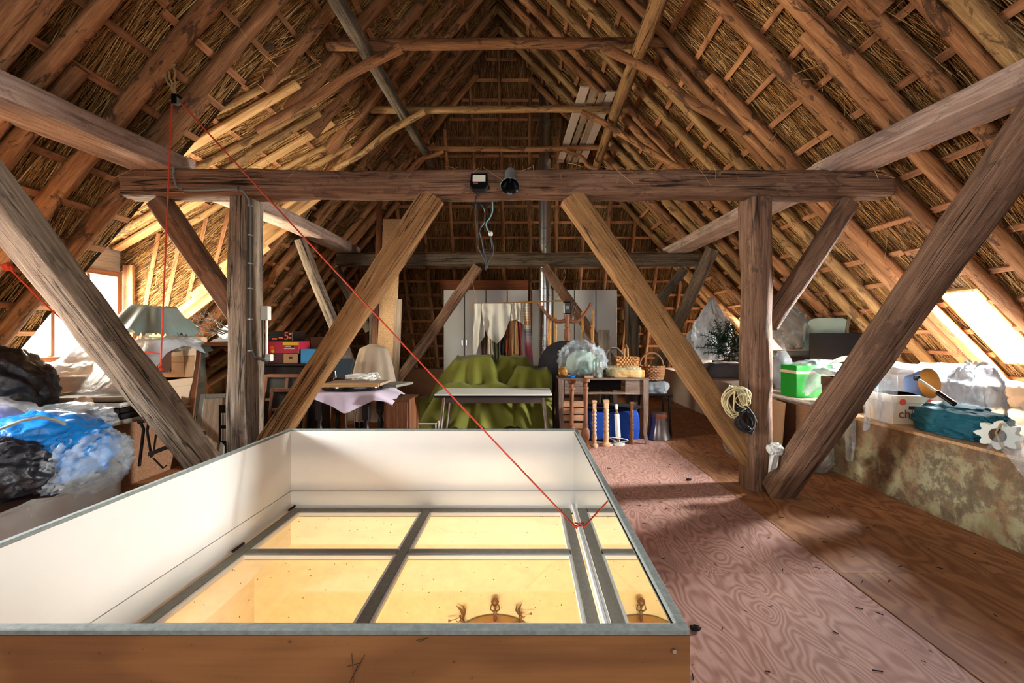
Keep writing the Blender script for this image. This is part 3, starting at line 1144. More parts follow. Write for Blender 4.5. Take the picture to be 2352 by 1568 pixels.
def timber(name, label, p0, p1, w, d, m, ref=(0, 1, 0), group=None, amp=.012, wane=.25, seed=1.0, taper=1.0, bow=0.0, cat='timber'):
    """hewn timber from p0 to p1; w across, d along ref; waney corners and an uneven surface"""
    p0, p1 = V(p0), V(p1)
    z = (p1 - p0).normalized()
    L = (p1 - p0).length
    y = V(ref) - z * V(ref).dot(z)
    y.normalize()
    x = y.cross(z)
    segs = max(8, int(L / .11))
    ring = []
    cw, cd = w / 2, d / 2
    c = min(w, d) * wane / 2
    for sx, sy in ((1, 1), (-1, 1), (-1, -1), (1, -1)):
        pts = [(sx * cw, sy * (cd - c)), (sx * (cw - c * .35), sy * (cd - c * .35)), (sx * (cw - c), sy * cd)]
        if sx * sy < 0:
            pts.reverse()
        ring += pts
        nx = (-sx, sy) if sx * sy > 0 else (sx, -sy)
    # add a mid point on each side
    full = []
    for i, q in enumerate(ring):
        full.append(q)
        nq = ring[(i + 1) % len(ring)]
        if (V((*q, 0)) - V((*nq, 0))).length > c * 1.5:
            for t in (.33, .66):
                full.append((q[0] + (nq[0] - q[0]) * t, q[1] + (nq[1] - q[1]) * t))
    n = len(full)
    vs, g = [], []
    for i in range(segs + 1):
        t = i / segs
        k = 1 + (taper - 1) * t
        bx = bow * math.sin(math.pi * t)
        for a, b in full:
            q = V((a * k, b * k, t * L))
            sc = amp * (fbm((a * 3, b * 3, t * L * .55), 2.0, seed, 4) + .35 * nz((a * 20, b * 20, t * L * 3), 1.0, seed))
            r = V((a, b, 0))
            r = r.normalized() * sc if r.length > 0 else r
            vs.append(q + r + V((bx, 0, 0)))
            g.append(V((a, b, t * L)))
    fs = []
    for i in range(segs):
        for j in range(n):
            a, b = i * n + j, i * n + (j + 1) % n
            fs.append((a, b, b + n, a + n))
    fs.append(tuple(reversed(range(n))))
    fs.append(tuple(segs * n + j for j in range(n)))
    me = bpy.data.meshes.new(name)
    me.from_pydata(vs, [], fs)
    off = V((seed * 1.7, seed * 2.3, seed * 3.1))
    at = me.attributes.new('gco', 'FLOAT_VECTOR', 'POINT')
    at.data.foreach_set('vector', np.array([tuple(p + off) for p in g], dtype=np.float32).ravel())
    me.polygons.foreach_set('use_smooth', [True] * len(me.polygons))
    me.set_sharp_from_angle(angle=math.radians(50))
    me.materials.append(m)
    o = bpy.data.objects.new(name, me)
    mw = Matrix((x, y, z)).transposed().to_4x4()
    mw.translation = p0
    o.matrix_world = mw
    COL.objects.link(o)
    ROOT[o.name] = tuple(p0)
    return tag(o, label, cat, group)


def log(name, label, p0, p1, r, m, group=None, seed=1.0, bow=.05, taper=.85, cat='timber', n=12, segs=22):
    p0, p1 = V(p0), V(p1)
    d = p1 - p0
    o1 = d.orthogonal().normalized()
    o2 = d.normalized().cross(o1)
    pts, rs = [], []
    for i in range(segs + 1):
        t = i / segs
        e = math.sin(math.pi * t)
        pts.append(p0 + d * t + o1 * nz((t * 1.8, 0, 0), 1, seed) * bow * e + o2 * nz((t * 1.8, 5, 0), 1, seed) * bow * e)
        rs.append(r * (1 + (taper - 1) * t) * (1 + .10 * nz((t * 11, 2, 0), 1, seed)))
    mb = MB()
    mb.tube(pts, rs, n, rnd=(seed * .37) % 1)
    o = mb.build(name, m, None, smooth=50, origin=p0)
    return tag(o, label, cat, group)


GF, GB = 'oak timbers of the near frame', 'oak timbers of the far frame'
yc = Y1 + .11
# near frame
ob = timber('tie_beam', 'massive hewn oak tie beam of the near frame, carrying floodlight and horn', (-3.66, yc, 2.795), (3.33, yc + .02, 2.80), .235, .22, M['oak'], (0, 1, 0), GF, .022, .32, 1.0)
timber('oak_post', 'thick oak post beside the stacked mirror, grey cable clipped along it', (-2.61, Y1 + .14, 0.0), (-2.60, Y1 + .14, 2.672), .17, .28, M['oak_grey'], (0, 1, 0), GF, .016, .12, 2.0)
timber('oak_post', 'thick oak post by the mottled wall, rope coils hung on its brace', (2.145, Y1 + .15, 0.0), (2.14, Y1 + .14, 2.668), .21, .29, M['oak'], (0, 1, 0), GF, .022, .48, 3.0)
timber('oak_brace', 'orange-lit inner oak brace rising from the post with clipped cable', P(612, 1030, 4.25), P(995, 450, 4.22), .20, .17, M['oak_orange'], (0, 1, 0), GF, .014, .12, 4.0)
timber('oak_brace', 'split orange inner oak brace with rope coils at its foot', P(1728, 1052, 4.25), P(1312, 452, 4.22), .22, .17, M['oak_orange'], (0, 1, 0), GF, .014, .12, 5.0)
timber('oak_brace', 'short dark outer brace from clipped-cable post up to tie beam end', P(555, 735, 4.28), P(365, 462, 4.25), .17, .15, M['oak'], (0, 1, 0), GF, .014, .25, 6.0)
timber('oak_brace', 'short outer brace with white-lit edge between rope-coil post and beam end', P(1765, 748, 4.28), P(1950, 466, 4.25), .16, .15, M['oak'], (0, 1, 0), GF, .010, .45, 7.0)
timber('oak_brace', 'long sloping brace crossing in front of mirror and plastic-covered boxes', (-2.66, 4.06, .02), (-3.60, 2.66, 2.885), .20, .20, M['oak_grey'], (1, 0, 0), GF, .018, .16, 8.0)
timber('oak_brace', 'long sloping brace crossing in front of the bright roof window', (2.23, 4.06, .02), (3.10, 2.60, 2.885), .20, .21, M['oak'], (1, 0, 0), GF, .016, .16, 9.0)
# purlins lying on the tie beams
GP = 'broad purlins lying on the tie beams'
timber('purlin', 'broad pale purlin above the black bin bag, nearer length', (-3.72, 0.2, 2.99), (-3.36, 4.40, 2.995), .40, .17, M['purlin'], (0, 0, 1), GP, .008, .08, 10.0)
timber('purlin', 'broad purlin over the dormer, sagging length between both frames', (-3.42, 4.40, 2.98), (-3.26, 8.55, 2.985), .34, .15, M['purlin'], (0, 0, 1), GP, .014, .25, 11.0, bow=-.10)
timber('purlin', 'broad pale pinkish purlin above the bright roof window, nearer length', (3.42, 0.2, 2.97), (2.93, 4.40, 2.975), .38, .14, M['purlin'], (0, 0, 1), GP, .006, .06, 12.0)
timber('purlin', 'broad purlin behind the rope-coil post, length between both frames', (2.93, 4.40, 2.97), (2.74, 8.55, 2.975), .36, .14, M['purlin'], (0, 0, 1), GP, .006, .06, 13.0)
# far frame
yb = Y2 + .11
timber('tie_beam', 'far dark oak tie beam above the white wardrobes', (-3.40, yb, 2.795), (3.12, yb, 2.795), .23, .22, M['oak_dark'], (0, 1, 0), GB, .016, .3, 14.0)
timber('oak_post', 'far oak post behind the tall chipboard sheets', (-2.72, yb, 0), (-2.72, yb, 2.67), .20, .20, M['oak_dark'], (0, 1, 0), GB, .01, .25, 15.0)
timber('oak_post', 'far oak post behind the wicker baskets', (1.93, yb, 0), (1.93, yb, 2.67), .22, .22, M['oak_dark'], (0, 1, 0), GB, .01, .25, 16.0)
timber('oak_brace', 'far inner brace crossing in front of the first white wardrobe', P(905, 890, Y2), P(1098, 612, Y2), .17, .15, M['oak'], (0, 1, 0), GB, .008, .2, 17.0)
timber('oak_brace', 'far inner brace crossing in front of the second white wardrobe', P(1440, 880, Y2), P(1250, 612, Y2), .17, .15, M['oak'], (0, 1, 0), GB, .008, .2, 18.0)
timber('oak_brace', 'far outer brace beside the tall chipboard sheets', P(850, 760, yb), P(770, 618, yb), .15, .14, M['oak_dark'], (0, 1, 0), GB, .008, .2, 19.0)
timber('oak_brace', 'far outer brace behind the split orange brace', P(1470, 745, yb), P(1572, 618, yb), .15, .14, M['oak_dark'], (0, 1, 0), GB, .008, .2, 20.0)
log('pole_brace', 'round pole brace rising from behind covered chair to dormer purlin', P(838, 930, 8.0), P(688, 548, 6.9), .10, M['oak_grey'], GB, 21.0, .03)
timber('oak_brace', 'dark brace rising past wicker baskets to the purlin behind the post', P(1480, 905, 8.05), P(1637, 570, 6.95), .17, .15, M['oak_dark'], (1, 0, 0), GB, .008, .2, 22.0)

# collars with their struts and upper purlins
GC = 'round collar poles in the upper roof'
ZC = 4.677
for i, (Y, x0, x1, r, lab, m) in enumerate(((5.136, 752, 1533, .062, 'topmost round collar pole, nearest and longest of three', 'pole'),
                                           (6.60, 852, 1442, .052, 'middle round collar pole supporting the plank stack', 'pole_pale'),
                                           (7.95, 945, 1408, .050, 'lowest-looking far collar pole below the plank stack', 'pole'))):
    log('collar_pole', lab, P(x0, (103, 252, 341)[i], Y), P(x1, (97, 254, 338)[i], Y), r, M[m], GC, 30.0 + i, .05, .9)
GS = 'slanting strut poles under the collars'
for i, (a, b, Y0, Ye, lab) in enumerate((((1388, 108), (1705, 305), 5.05, 5.12, 'long slanting strut from longest collar down the sunlit slope of laths'),
                                         ((920, 110), (590, 300), 5.05, 5.10, 'long slanting strut from longest collar down to the dormer thatch'),
                                         ((1335, 258), (1568, 388), 6.52, 6.6, 'slanting strut from middle collar past the plank stack'),
                                         ((975, 256), (770, 388), 6.52, 6.6, 'slanting strut from middle collar over the tie beam, dormer side'),
                                         ((1300, 345), (1372, 388), 7.88, 7.95, 'short slanting strut at far collar behind the plank stack'),
                                         ((1018, 347), (935, 392), 7.88, 7.95, 'short slanting strut at far collar, dormer side'))):
    log('strut_pole', lab, P(*a, Y0), P(*b, Ye), (.055, .055, .045, .048, .04, .04)[i], M['pole' if i != 3 else 'pole_pale'], GS, 40.0 + i, .10, .85)
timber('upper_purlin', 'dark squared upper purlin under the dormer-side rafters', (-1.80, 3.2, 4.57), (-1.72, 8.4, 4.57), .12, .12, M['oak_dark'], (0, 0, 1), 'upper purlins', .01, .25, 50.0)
log('upper_purlin', 'round upper purlin carrying the plank stack', (1.22, 3.2, 4.52), (1.30, 8.4, 4.52), .085, M['oak_orange'], 'upper purlins', 51.0, .08)

# four planks lying on the collars
GPl = 'planks lying on the collars'
near = [(1343, 200, 0), (1365, 203, 1), (1386, 210, 2), (1404, 206, 3)]
for i, (px, py, k) in enumerate(near):
    a = PZ(px, 200 + (0, 6, 14, 10)[i], 4.775)
    b = PZ(1287 + i * 16.5, 372, 4.775)
    mb = MB(basis((a + b) / 2, b - a, (1, 0, 0)))
    wdt = (.125, .09, .10, .13)[i]
    mb.box((0, 0, 0), ((b - a).length, wdt, .025), ch=.003)
    c0 = (a + b) / 2
    o = mb.build('plank', M['paleboard'] if i in (0, 3) else M['board_old'], None, origin=c0)
    tag(o, ('widest sawn plank on the collars, outermost beside the flue pipe', 'narrow sawn plank on the collars, second from the flue pipe', 'sawn plank on the collars, third from the flue pipe, set back', 'sawn plank on the collars lying against the upper purlin')[i], 'plank', GPl)

# ------------------------------------------------------------------ the skylight well, its window and the room below
x0, x1, y0, y1 = BOX
RZ, GZ = 0.60, -0.10
well = thing('skylight_box', 'boxed skylight well with white inner sides, grey rim and brown plywood front', 'skylight', (0, 2.6, 0))
tk = .03
fp = MB().box(((x0 + x1) / 2, y0 + tk / 2 - .006, .291), (x1 - x0, tk - .012, .582), axis=0).build('front_panel', M['ply_box'], well)
for gx, gz in ((.405, .545), (.405, .12), (-1.9, .545)):
    mb = MB(basis((gx, y0 - .0065, gz), (1, 0, 0), (0, 0, 1)))
    mb.lathe([(.0001, .003), (.006, .003), (.0075, 0)], n=12)
    mb.build('screw', M['chrome'], fp)
for a, b in (((808, 1500), (812, 1568)), ((838, 1503), (806, 1560)), ((798, 1530), (830, 1522)), ((803, 1568), (822, 1528)), ((956, 1470), (985, 1464)), ((962, 1474), (978, 1466))):
    pa, pb = P(*a, y0 - .0072), P(*b, y0 - .0072)      # pencil strokes on the front
    MB().tube([pa, (pa + pb) / 2 + V((.0006, 0, .0004)), pb], .0007, 5).build('pencil_mark', M['print_black'], fp)
MB().box(((x0 + x1) / 2, y0 + tk - .006, .30), (x1 - x0 - .01, .012, .56)).build('front_lining', M['white_lam'], well)
lp = MB().box((x0 + tk / 2, (y0 + y1) / 2, .325), (tk, y1 - y0 - 2 * tk, .515)).build('left_side', M['white_lam'], well)
MB().box((x0 + tk / 2 + .002, (y0 + y1) / 2, -.03), (tk, y1 - y0 - 2 * tk, .185)).build('left_lower_strip', M['white_lam'], well)
MB().box((x0 + .008, (y0 + y1) / 2, .065), (.016, y1 - y0 - 2 * tk, .012)).build('seam', M['seam'], well)
MB().box(((x0 + x1) / 2, y1 - tk / 2, .325), (x1 - x0, tk, .515)).build('back_side', M['white_lam'], well)
MB().box(((x0 + x1) / 2, y1 - tk / 2 - .002, -.03), (x1 - x0 - .03, tk, .185)).build('back_lower_strip', M['white_lam'], well)
MB().box(((x0 + x1) / 2, y1 - .008, .065), (x1 - x0, .016, .012)).build('seam', M['seam'], well)
MB().box((x1 - tk / 2 + .004, (y0 + y1) / 2, .24), (tk - .008, y1 - y0 - 2 * tk, .68)).build('right_side', M['hardboard'], well)
mp = MB().box((x1 - tk - .001, (y0 + y1) / 2, .265), (.006, y1 - y0 - 2 * tk, .62)).build('mirror_panel', M['mirror'], well)
mp['label'] = 'mirror lining on the right inner side'
MB().box((x1 - tk - .012, (y0 + y1) / 2, -.068), (.022, y1 - y0 - 2 * tk, .045), ch=.004).build('white_strip', M['white_strip'], well)
for nm, c, sz in (('rim', ((x0 + x1) / 2, y0 + tk / 2, RZ - .009), (x1 - x0, tk, .018)), ('rim', ((x0 + x1) / 2, y1 - tk / 2, RZ - .009), (x1 - x0, tk, .018)),
                  ('rim', (x0 + tk / 2, (y0 + y1) / 2, RZ - .009), (tk, y1 - y0 - 2 * tk - .002, .018)), ('rim', (x1 - tk / 2, (y0 + y1) / 2, RZ - .009), (tk, y1 - y0 - 2 * tk - .002, .018))):
    mb = MB().box(c, sz, ch=.003)
    mb.build(nm, M['rim'], well)

win = thing('skylight_window', 'dusty grey framed floor window with panes over warm-lit room', 'window', (0, 2.6, GZ))
fx0, fx1, fy0, fy1 = x0 + .062, x1 - tk - .035, y0 + .10, y1 - .05
cols = [fx0, -.845, fx1]
rows = [fy1 - i * .865 for i in range(4)]
rows[-1] = fy0
fw, ft = .075, .05


def bar(a, b, w, name):
    mb = MB()
    c = (V(a) + V(b)) / 2
    s = (abs(b[0] - a[0]) + (w if a[1] != b[1] else 0), abs(b[1] - a[1]) + (w if a[0] != b[0] else 0), ft)
    mb.box((c.x, c.y, GZ), s, ch=.006)
    return mb.build(name, M['frame_grey'], win)


for i, x in enumerate((fx0 + fw / 2, cols[1], fx1 - fw / 2)):
    bar((x, fy0), (x, fy1), fw if i != 1 else .07, 'frame' if i != 1 else 'glazing_bar')
ymid = [fy1 - .79, fy1 - 1.62]
for y in (fy0 + fw / 2, fy1 - fw / 2):
    bar((fx0 + fw + .001, y), (cols[1] - .036, y), fw, 'frame')
    bar((cols[1] + .036, y), (fx1 - fw - .001, y), fw, 'frame')
for y in ymid:
    bar((fx0 + fw + .001, y), (cols[1] - .036, y), .07, 'glazing_bar')
    bar((cols[1] + .036, y), (fx1 - fw - .001, y), .07, 'glazing_bar')
ye = [fy1 - fw, ymid[0] + .035, ymid[0] - .035, ymid[1] + .035, ymid[1] - .035, fy0 + fw]
xe = [fx0 + fw, cols[1] - .035, cols[1] + .035, fx1 - fw]
for i in range(3):
    for j in range(2):
        a, b = xe[j * 2], xe[j * 2 + 1]
        d_, c_ = ye[i * 2], ye[i * 2 + 1]
        pn = MB().box(((a + b) / 2, (c_ + d_) / 2, GZ - .012), (b - a - .002, d_ - c_ - .002, .005)).build('pane', M['glass'], win)
        mb = MB()
        bd = .016
        for xx in (a + bd / 2, b - bd / 2):
            mb.box((xx, (c_ + d_) / 2, GZ + .004), (bd, d_ - c_, .026))
        for yy in (c_ + bd / 2, d_ - bd / 2):
            mb.box(((a + b) / 2, yy, GZ + .004), (b - a - 2 * bd, bd, .026))
        mb.build('glazing_bead', M['white_strip'], pn)
for yy in (fy1 - .02, ymid[0] + .03):
    mb = MB()
    mb.tube([(fx0 + .0, yy - .06, GZ + .035), (fx0 + .0, yy + .06, GZ + .035)], .010, 8)
    mb.build('hinge', M['iron'], win)

# shaft and room below
below = struct('wall_lower_room', 'cream shaft and warm-lit room seen through the skylight')
mb = MB()
sh = -.40
mb.box((x0 + .02, (y0 + y1) / 2, -.27), (.02, y1 - y0, .26))
mb.box((x1 - .02, (y0 + y1) / 2, -.27), (.02, y1 - y0, .26))
mb.box(((x0 + x1) / 2, y1 - .02, -.27), (x1 - x0, .02, .26))
mb.box(((x0 + x1) / 2, y0 + .02, -.27), (x1 - x0, .02, .26))
mb.build('shaft_lining', M['cream_shaft'], below)
lx0, lx1, ly0, ly1, lz = -2.7, 2.2, -.4, 4.55, -2.7
mb = MB()
mb.box(((lx0 + lx1) / 2, ly1 + .05, (lz + sh) / 2), (lx1 - lx0, .1, sh - lz))
mb.build('back_wall', M['cream_wall'], below)
mb = MB()
mb.box((lx0 - .05, (ly0 + ly1) / 2, (lz + sh) / 2), (.1, ly1 - ly0, sh - lz))
mb.box((lx1 + .05, (ly0 + ly1) / 2, (lz + sh) / 2), (.1, ly1 - ly0, sh - lz))
mb.box(((lx0 + lx1) / 2, ly0 - .05, (lz + sh) / 2), (lx1 - lx0, .1, sh - lz))
mb.build('side_wall', M['cream_wall'], below)
MB().box(((lx0 + lx1) / 2, (ly0 + ly1) / 2, lz - .05), (lx1 - lx0, ly1 - ly0, .1)).build('lower_floor', M['crate'], below)
mb = MB()
for a, b, c, d in ((lx0, x0 + .02, ly0, ly1), (x1 - .02, lx1, ly0, ly1), (x0 + .02, x1 - .02, ly0, y0 + .02), (x0 + .02, x1 - .02, y1 - .02, ly1)):
    mb.box(((a + b) / 2, (c + d) / 2, sh + .01), (b - a, d - c, .02))
mb.build('lower_ceiling', M['cream_shaft'], below)

# gilt clock top with three figures, hanging on the wall of the room below
YC = ly1 - .09
cl = thing('wall_clock', 'arched clock crown topped by small bronze figures, seen through skylight glass', 'clock', P(1137, 1450, YC))
cc = P(1137, 1478, YC)
mb = MB(basis(cc, (1, 0, 0), (0, 0, 1)))
for r0, r1, dpt in ((.40, .34, .05), (.29, .25, .04)):
    N = 28
    outer = [(r0 * math.cos(math.pi * i / N), r0 * .62 * math.sin(math.pi * i / N)) for i in range(N + 1)]
    inner = [(r1 * math.cos(math.pi * i / N), r1 * .60 * math.sin(math.pi * i / N)) for i in range(N, -1, -1)]
    mb.prism(outer + inner, -dpt, dpt)
mb.build('arched_crown', M['brass'], cl)
mb = MB(basis(cc, (1, 0, 0), (0, 0, 1)))
mb.prism([(.34 * math.cos(math.pi * i / 20), .20 * math.sin(math.pi * i / 20)) for i in range(21)], -.06, -.02)
mb.build('dial', M['cream_shaft'], cl)


def figure(px, py_top, py_bot, lean, flip, atlas=False):
    top, bot = P(px, py_top, YC), P(px, py_bot, YC)
    h = (top - bot).length
    B = Matrix.Translation(bot) @ Matrix.Rotation(lean, 4, 'Y')
    mb = MB(B)
    f = flip
    # legs, torso, arms, head grown as one continuous lathe-like body with bent limbs
    mb.tube([(.02 * h * f, 0, 0), (.06 * h * f, -.02 * h, .18 * h), (0, 0, .36 * h), (.0, 0, .5 * h), (.01 * h * f, 0, .68 * h), (0, 0, .74 * h)],
            [.028 * h, .05 * h, .075 * h, .06 * h, .08 * h, .03 * h], 10)
    mb.tube([(0, 0, .36 * h), (-.07 * h * f, .03 * h, .2 * h), (-.1 * h * f, .05 * h, .04 * h)], [.06 * h, .045 * h, .025 * h], 8)
    mb.lathe([(.001, -.06 * h), (.035 * h, -.05 * h), (.052 * h, -.01 * h), (.05 * h, .03 * h), (.03 * h, .06 * h), (.001, .068 * h)], (0, 0, .82 * h), 10)
    if atlas:
        for s_ in (-1, 1):
            mb.tube([(s_ * .06 * h, 0, .66 * h), (s_ * .19 * h, -.02 * h, .76 * h), (s_ * .15 * h, 0, .95 * h)], [.035 * h, .03 * h, .022 * h], 8)
    else:
        mb.tube([(.06 * h * f, 0, .66 * h), (.17 * h * f, -.03 * h, .62 * h), (.25 * h * f, -.03 * h, .72 * h)], [.035 * h, .028 * h, .02 * h], 8)
        mb.tube([(-.06 * h * f, 0, .66 * h), (-.1 * h * f, -.04 * h, .55 * h), (.08 * h * f, -.08 * h, .6 * h)], [.035 * h, .028 * h, .02 * h], 8)
    fg = mb.build('bronze_figure', M['bronze'], cl, smooth=60)
    if atlas:
        MB(B).lathe([(.001, -.17 * h), (.08 * h, -.15 * h), (.15 * h, -.07 * h), (.17 * h, 0), (.15 * h, .07 * h), (.08 * h, .15 * h), (.001, .17 * h)], (0, 0, 1.06 * h), 14).build('globe', M['bronze'], fg, smooth=True)
    else:
        MB(B).tube([(.04 * h * f, -.02 * h, .80 * h), (.3 * h * f, -.03 * h, .82 * h), (.48 * h * f, -.03 * h, .86 * h), (.56 * h * f, -.03 * h, .88 * h)], [.012 * h, .014 * h, .025 * h, .075 * h], 9).build('trumpet', M['bronze'], fg, smooth=True)
        for k, (ax, az) in enumerate(((-.30, 1.22), (-.02, 1.34))):
            mbw = MB(B)
            w0, w1 = V((-.05 * h * f, .05 * h, .62 * h)), V((ax * h * f, .06 * h, az * h))
            mid = (w0 + w1) / 2 + V((-.12 * h * f, 0, .02 * h))
            mbw.tube([w0, mid, w1], [.03 * h, .07 * h, .004 * h], 6)
            mbw.build('wing', M['bronze'], fg, smooth=True)


figure(1137, 1385, 1440, 0.0, 1, True)
figure(1075, 1402, 1452, -.45, -1)
figure(1193, 1400, 1442, .12, 1)

# ------------------------------------------------------------------ shared shapes
_ico = {}


def icosphere(sub):
    if sub not in _ico:
        import bmesh
        bm = bmesh.new()
        bmesh.ops.create_icosphere(bm, subdivisions=sub, radius=1.0)
        bm.verts.ensure_lookup_table()
        _ico[sub] = ([v.co.copy() for v in bm.verts], [tuple(v.index for v in f.verts) for f in bm.faces])
        bm.free()
    return _ico[sub]


def crumple(mb, c, rad, seed, amp=.18, freq=2.6, floor_z=None, sub=4, neck=0.0, square=0.0):
    """crumpled bag: a ball with sharp folds, flattened where it rests"""
    vs, fs = icosphere(sub)
    c, out = V(c), []
    for p in vs:
        w = V((nz(p, 1.4, seed), nz(p, 1.4, seed + 9), nz(p, 1.4, seed + 17))) * .5
        q = p + w
        q = V((q.x * 1.1, q.y * 1.1, q.z * .6))
        r1 = 1 - 2 * abs(nz(q, freq, seed))
        r2 = 1 - 2 * abs(nz(q, freq * 2.3, seed + 5))
        r3 = 1 - 2 * abs(nz(q, freq * 5.2, seed + 8))
        k = 1 + amp * (.55 * r1 + .45 * r2 + .28 * r3) - amp * .3
        d = p.copy()
        if square:
            mx = max(abs(d.x), abs(d.y), abs(d.z))
            d = d * (1 - square) + d / mx * square * .85
        if neck and p.z > .5:
            f = (p.z - .5) / .5
            d.x *= 1 - .75 * f * neck
            d.y *= 1 - .75 * f * neck
            d.z += .5 * f * f * neck
        q = V((d.x * rad[0], d.y * rad[1], d.z * rad[2])) * k + c
        if floor_z is not None and q.z < floor_z:
            q.z = floor_z + .002 * (1 + nz(p, 3, seed))
        out.append(q)
    return mb.add(out, fs)


def tent(boxes, x, y, k=2.4, fold=.05, freq=9, seed=0.0, base=0.0):
    """height of a cloth thrown over boxes (x0,x1,y0,y1,h)"""
    best = base
    for i, (a, b, c, d, h) in enumerate(boxes):
        dx = max(a - x, 0, x - b)
        dy = max(c - y, 0, y - d)
        dist = math.hypot(dx, dy)
        ang = math.atan2(y - (c + d) / 2, x - (a + b) / 2)
        kk = k * (1 + .16 * math.sin(ang * freq + i * 2 + seed)) + .0
        z = h - kk * dist - .02 * (nz((x, y, i), 3, seed) + 1) * (1 if dist == 0 else 0)
        best = max(best, z)
    return best + fold * (1 - abs(nz((x, y, 0), 2.6, seed)) * 2) * (1 if best > base + .02 else .15)


def drape(mb, boxes, x0, x1, y0, y1, nx, ny, k=2.4, fold=.04, freq=9, seed=0.0, base=0.0, edge=None):
    vs, keep = [], []
    for j in range(ny):
        for i in range(nx):
            x, y = x0 + (x1 - x0) * i / (nx - 1), y0 + (y1 - y0) * j / (ny - 1)
            x += .05 * nz((x, y, 3), 2, seed)
            y += .05 * nz((x, y, 7), 2, seed)
            z = tent(boxes, x, y, k, fold, freq, seed, base)
            vs.append((x, y, z))
    fs = []
    for j in range(ny - 1):
        for i in range(nx - 1):
            a = j * nx + i
            q = (a, a + 1, a + 1 + nx, a + nx)
            if max(vs[t][2] for t in q) > base + .05:
                fs.append(q)
    used = sorted({t for q in fs for t in q})
    rm = {t: i for i, t in enumerate(used)}
    return mb.add([vs[t] for t in used], [tuple(rm[t] for t in q) for q in fs])


def hang_cloth(mb, pxs, tops, bots, Y, folds=5, depth=.05, nu=28, nv=16, seed=0.0):
    """cloth hung from a rail; pixel outlines at distance Y"""
    def lerp(a, t):
        f = t * (len(a) - 1)
        i = min(int(f), len(a) - 2)
        return a[i] + (a[i + 1] - a[i]) * (f - i)

    def fn(u, v):
        px = lerp(pxs, u)
        p = P(px, lerp(tops, u) * (1 - v) + lerp(bots, u) * v, Y)
        p.y += depth * math.sin(u * folds * 2 * math.pi + seed) * (.35 + .65 * v) * .5 + .02 * nz((u * 4, v * 4, 0), 1, seed)
        p.x += .012 * math.sin(v * 5 + u * 9 + seed)
        return p
    return mb.grid(fn, nu, nv)


def carton(name, label, x0, x1, y0, y1, z0, z1, m, text=None, group=None, rot=0.0, hole=True, lid=True, ink='print_brown'):
    c = V(((x0 + x1) / 2, (y0 + y1) / 2, z0))
    t = thing(name, label, 'box', c, group)
    T = Matrix.Translation(c) @ Matrix.Rotation(rot, 4, 'Z')
    sx, sy, sz = x1 - x0, y1 - y0, z1 - z0
    MB(T).box((0, 0, sz / 2), (sx, sy, sz), ch=.006).build('body', m, t)
    if lid:
        MB(T).box((0, 0, sz * .86), (sx + .012, sy + .012, sz * .28), ch=.006).build('lid', m, t)
    if hole:
        mb = MB(T)
        mb.box((0, -sy / 2 - .0065, sz * .58), (min(.1, sx * .3), .003, .03), ch=.0014)
        mb.build('hand_hole', M['seam'], t)
    if text:
        lettering(text, M[ink], t, T @ basis((-.02, -sy / 2 - .0075, sz * .36), (1, 0, 0), (0, 0, 1)), min(sz * .42, sx * .30))
    return t


BAL = [(.055, 0), (.06, .015), (.06, .04), (.04, .055), (.034, .10), (.045, .13), (.055, .18), (.05, .23), (.03, .27), (.036, .285), (.036, .30), (.026, .31), (.023, .50), (.027, .74), (.036, .75), (.036, .77), (.022, .785), (.022, .82), (.05, .84), (.053, .875), (.02, .885)]


def twist_prof(mb, base, h, r, turns=4, n=14, seg=46):
    """barley-twist shaft"""
    b = V(base)
    pts = []
    for i in range(seg + 1):
        t = i / seg
        for k in range(n):
            a = 2 * math.pi * k / n
            rr_ = r * (1 + .22 * math.cos(2 * (a - t * turns * 2 * math.pi)))
            pts.append(b + V((rr_ * math.cos(a), rr_ * math.sin(a), h * t)))
    fs = [(i * n + k, i * n + (k + 1) % n, (i + 1) * n + (k + 1) % n, (i + 1) * n + k) for i in range(seg) for k in range(n)]
    fs += [tuple(reversed(range(n))), tuple(seg * n + k for k in range(n))]
    return mb.add(pts, fs)


# ------------------------------------------------------------------ back: wardrobes, flue, clothes rail
YW = 9.2
for (a, b, lab, hd) in ((1018, 1214, 'white four-door wardrobe behind the hanging fabrics, board on its top', True), (1221, 1418, 'white four-door wardrobe behind flue pipe and upturned table', False)):
    xa, xb = P(a, 0, YW).x, P(b, 0, YW).x
    t = thing('wardrobe', lab, 'wardrobe', ((xa + xb) / 2, YW + .3, 0), 'white wardrobes')
    MB().box(((xa + xb) / 2, YW + .305, 1.175), (xb - xa, .55, 2.35)).build('body', M['frame_grey'], t)
    wd = (xb - xa) / 4
    for i in range(4):
        dr = MB().box((xa + wd * (i + .5), YW + .018, 1.19), (wd - .02, .02, 2.30), ch=.003).build('door', M['white_lam'], t)
        hx = xa + wd * (i + (.9 if i % 2 == 0 else .1))
        MB().tube([(hx, YW + .008, 1.22), (hx, YW - .018, 1.23), (hx, YW - .018, 1.33), (hx, YW + .008, 1.34)], .006, 8).build('handle', M['chrome'], dr)
xa, xb = P(1008, 0, YW).x, P(1214, 0, YW).x
o = MB().box(((xa + xb) / 2, YW + .12, 2.452), (xb - xa, .03, .20), ch=.004).build('plank', M['redwood'], None, origin=((xa + xb) / 2, YW + .12, 2.352))
tag(o, 'red-brown board standing on edge on top of white wardrobe', 'plank')

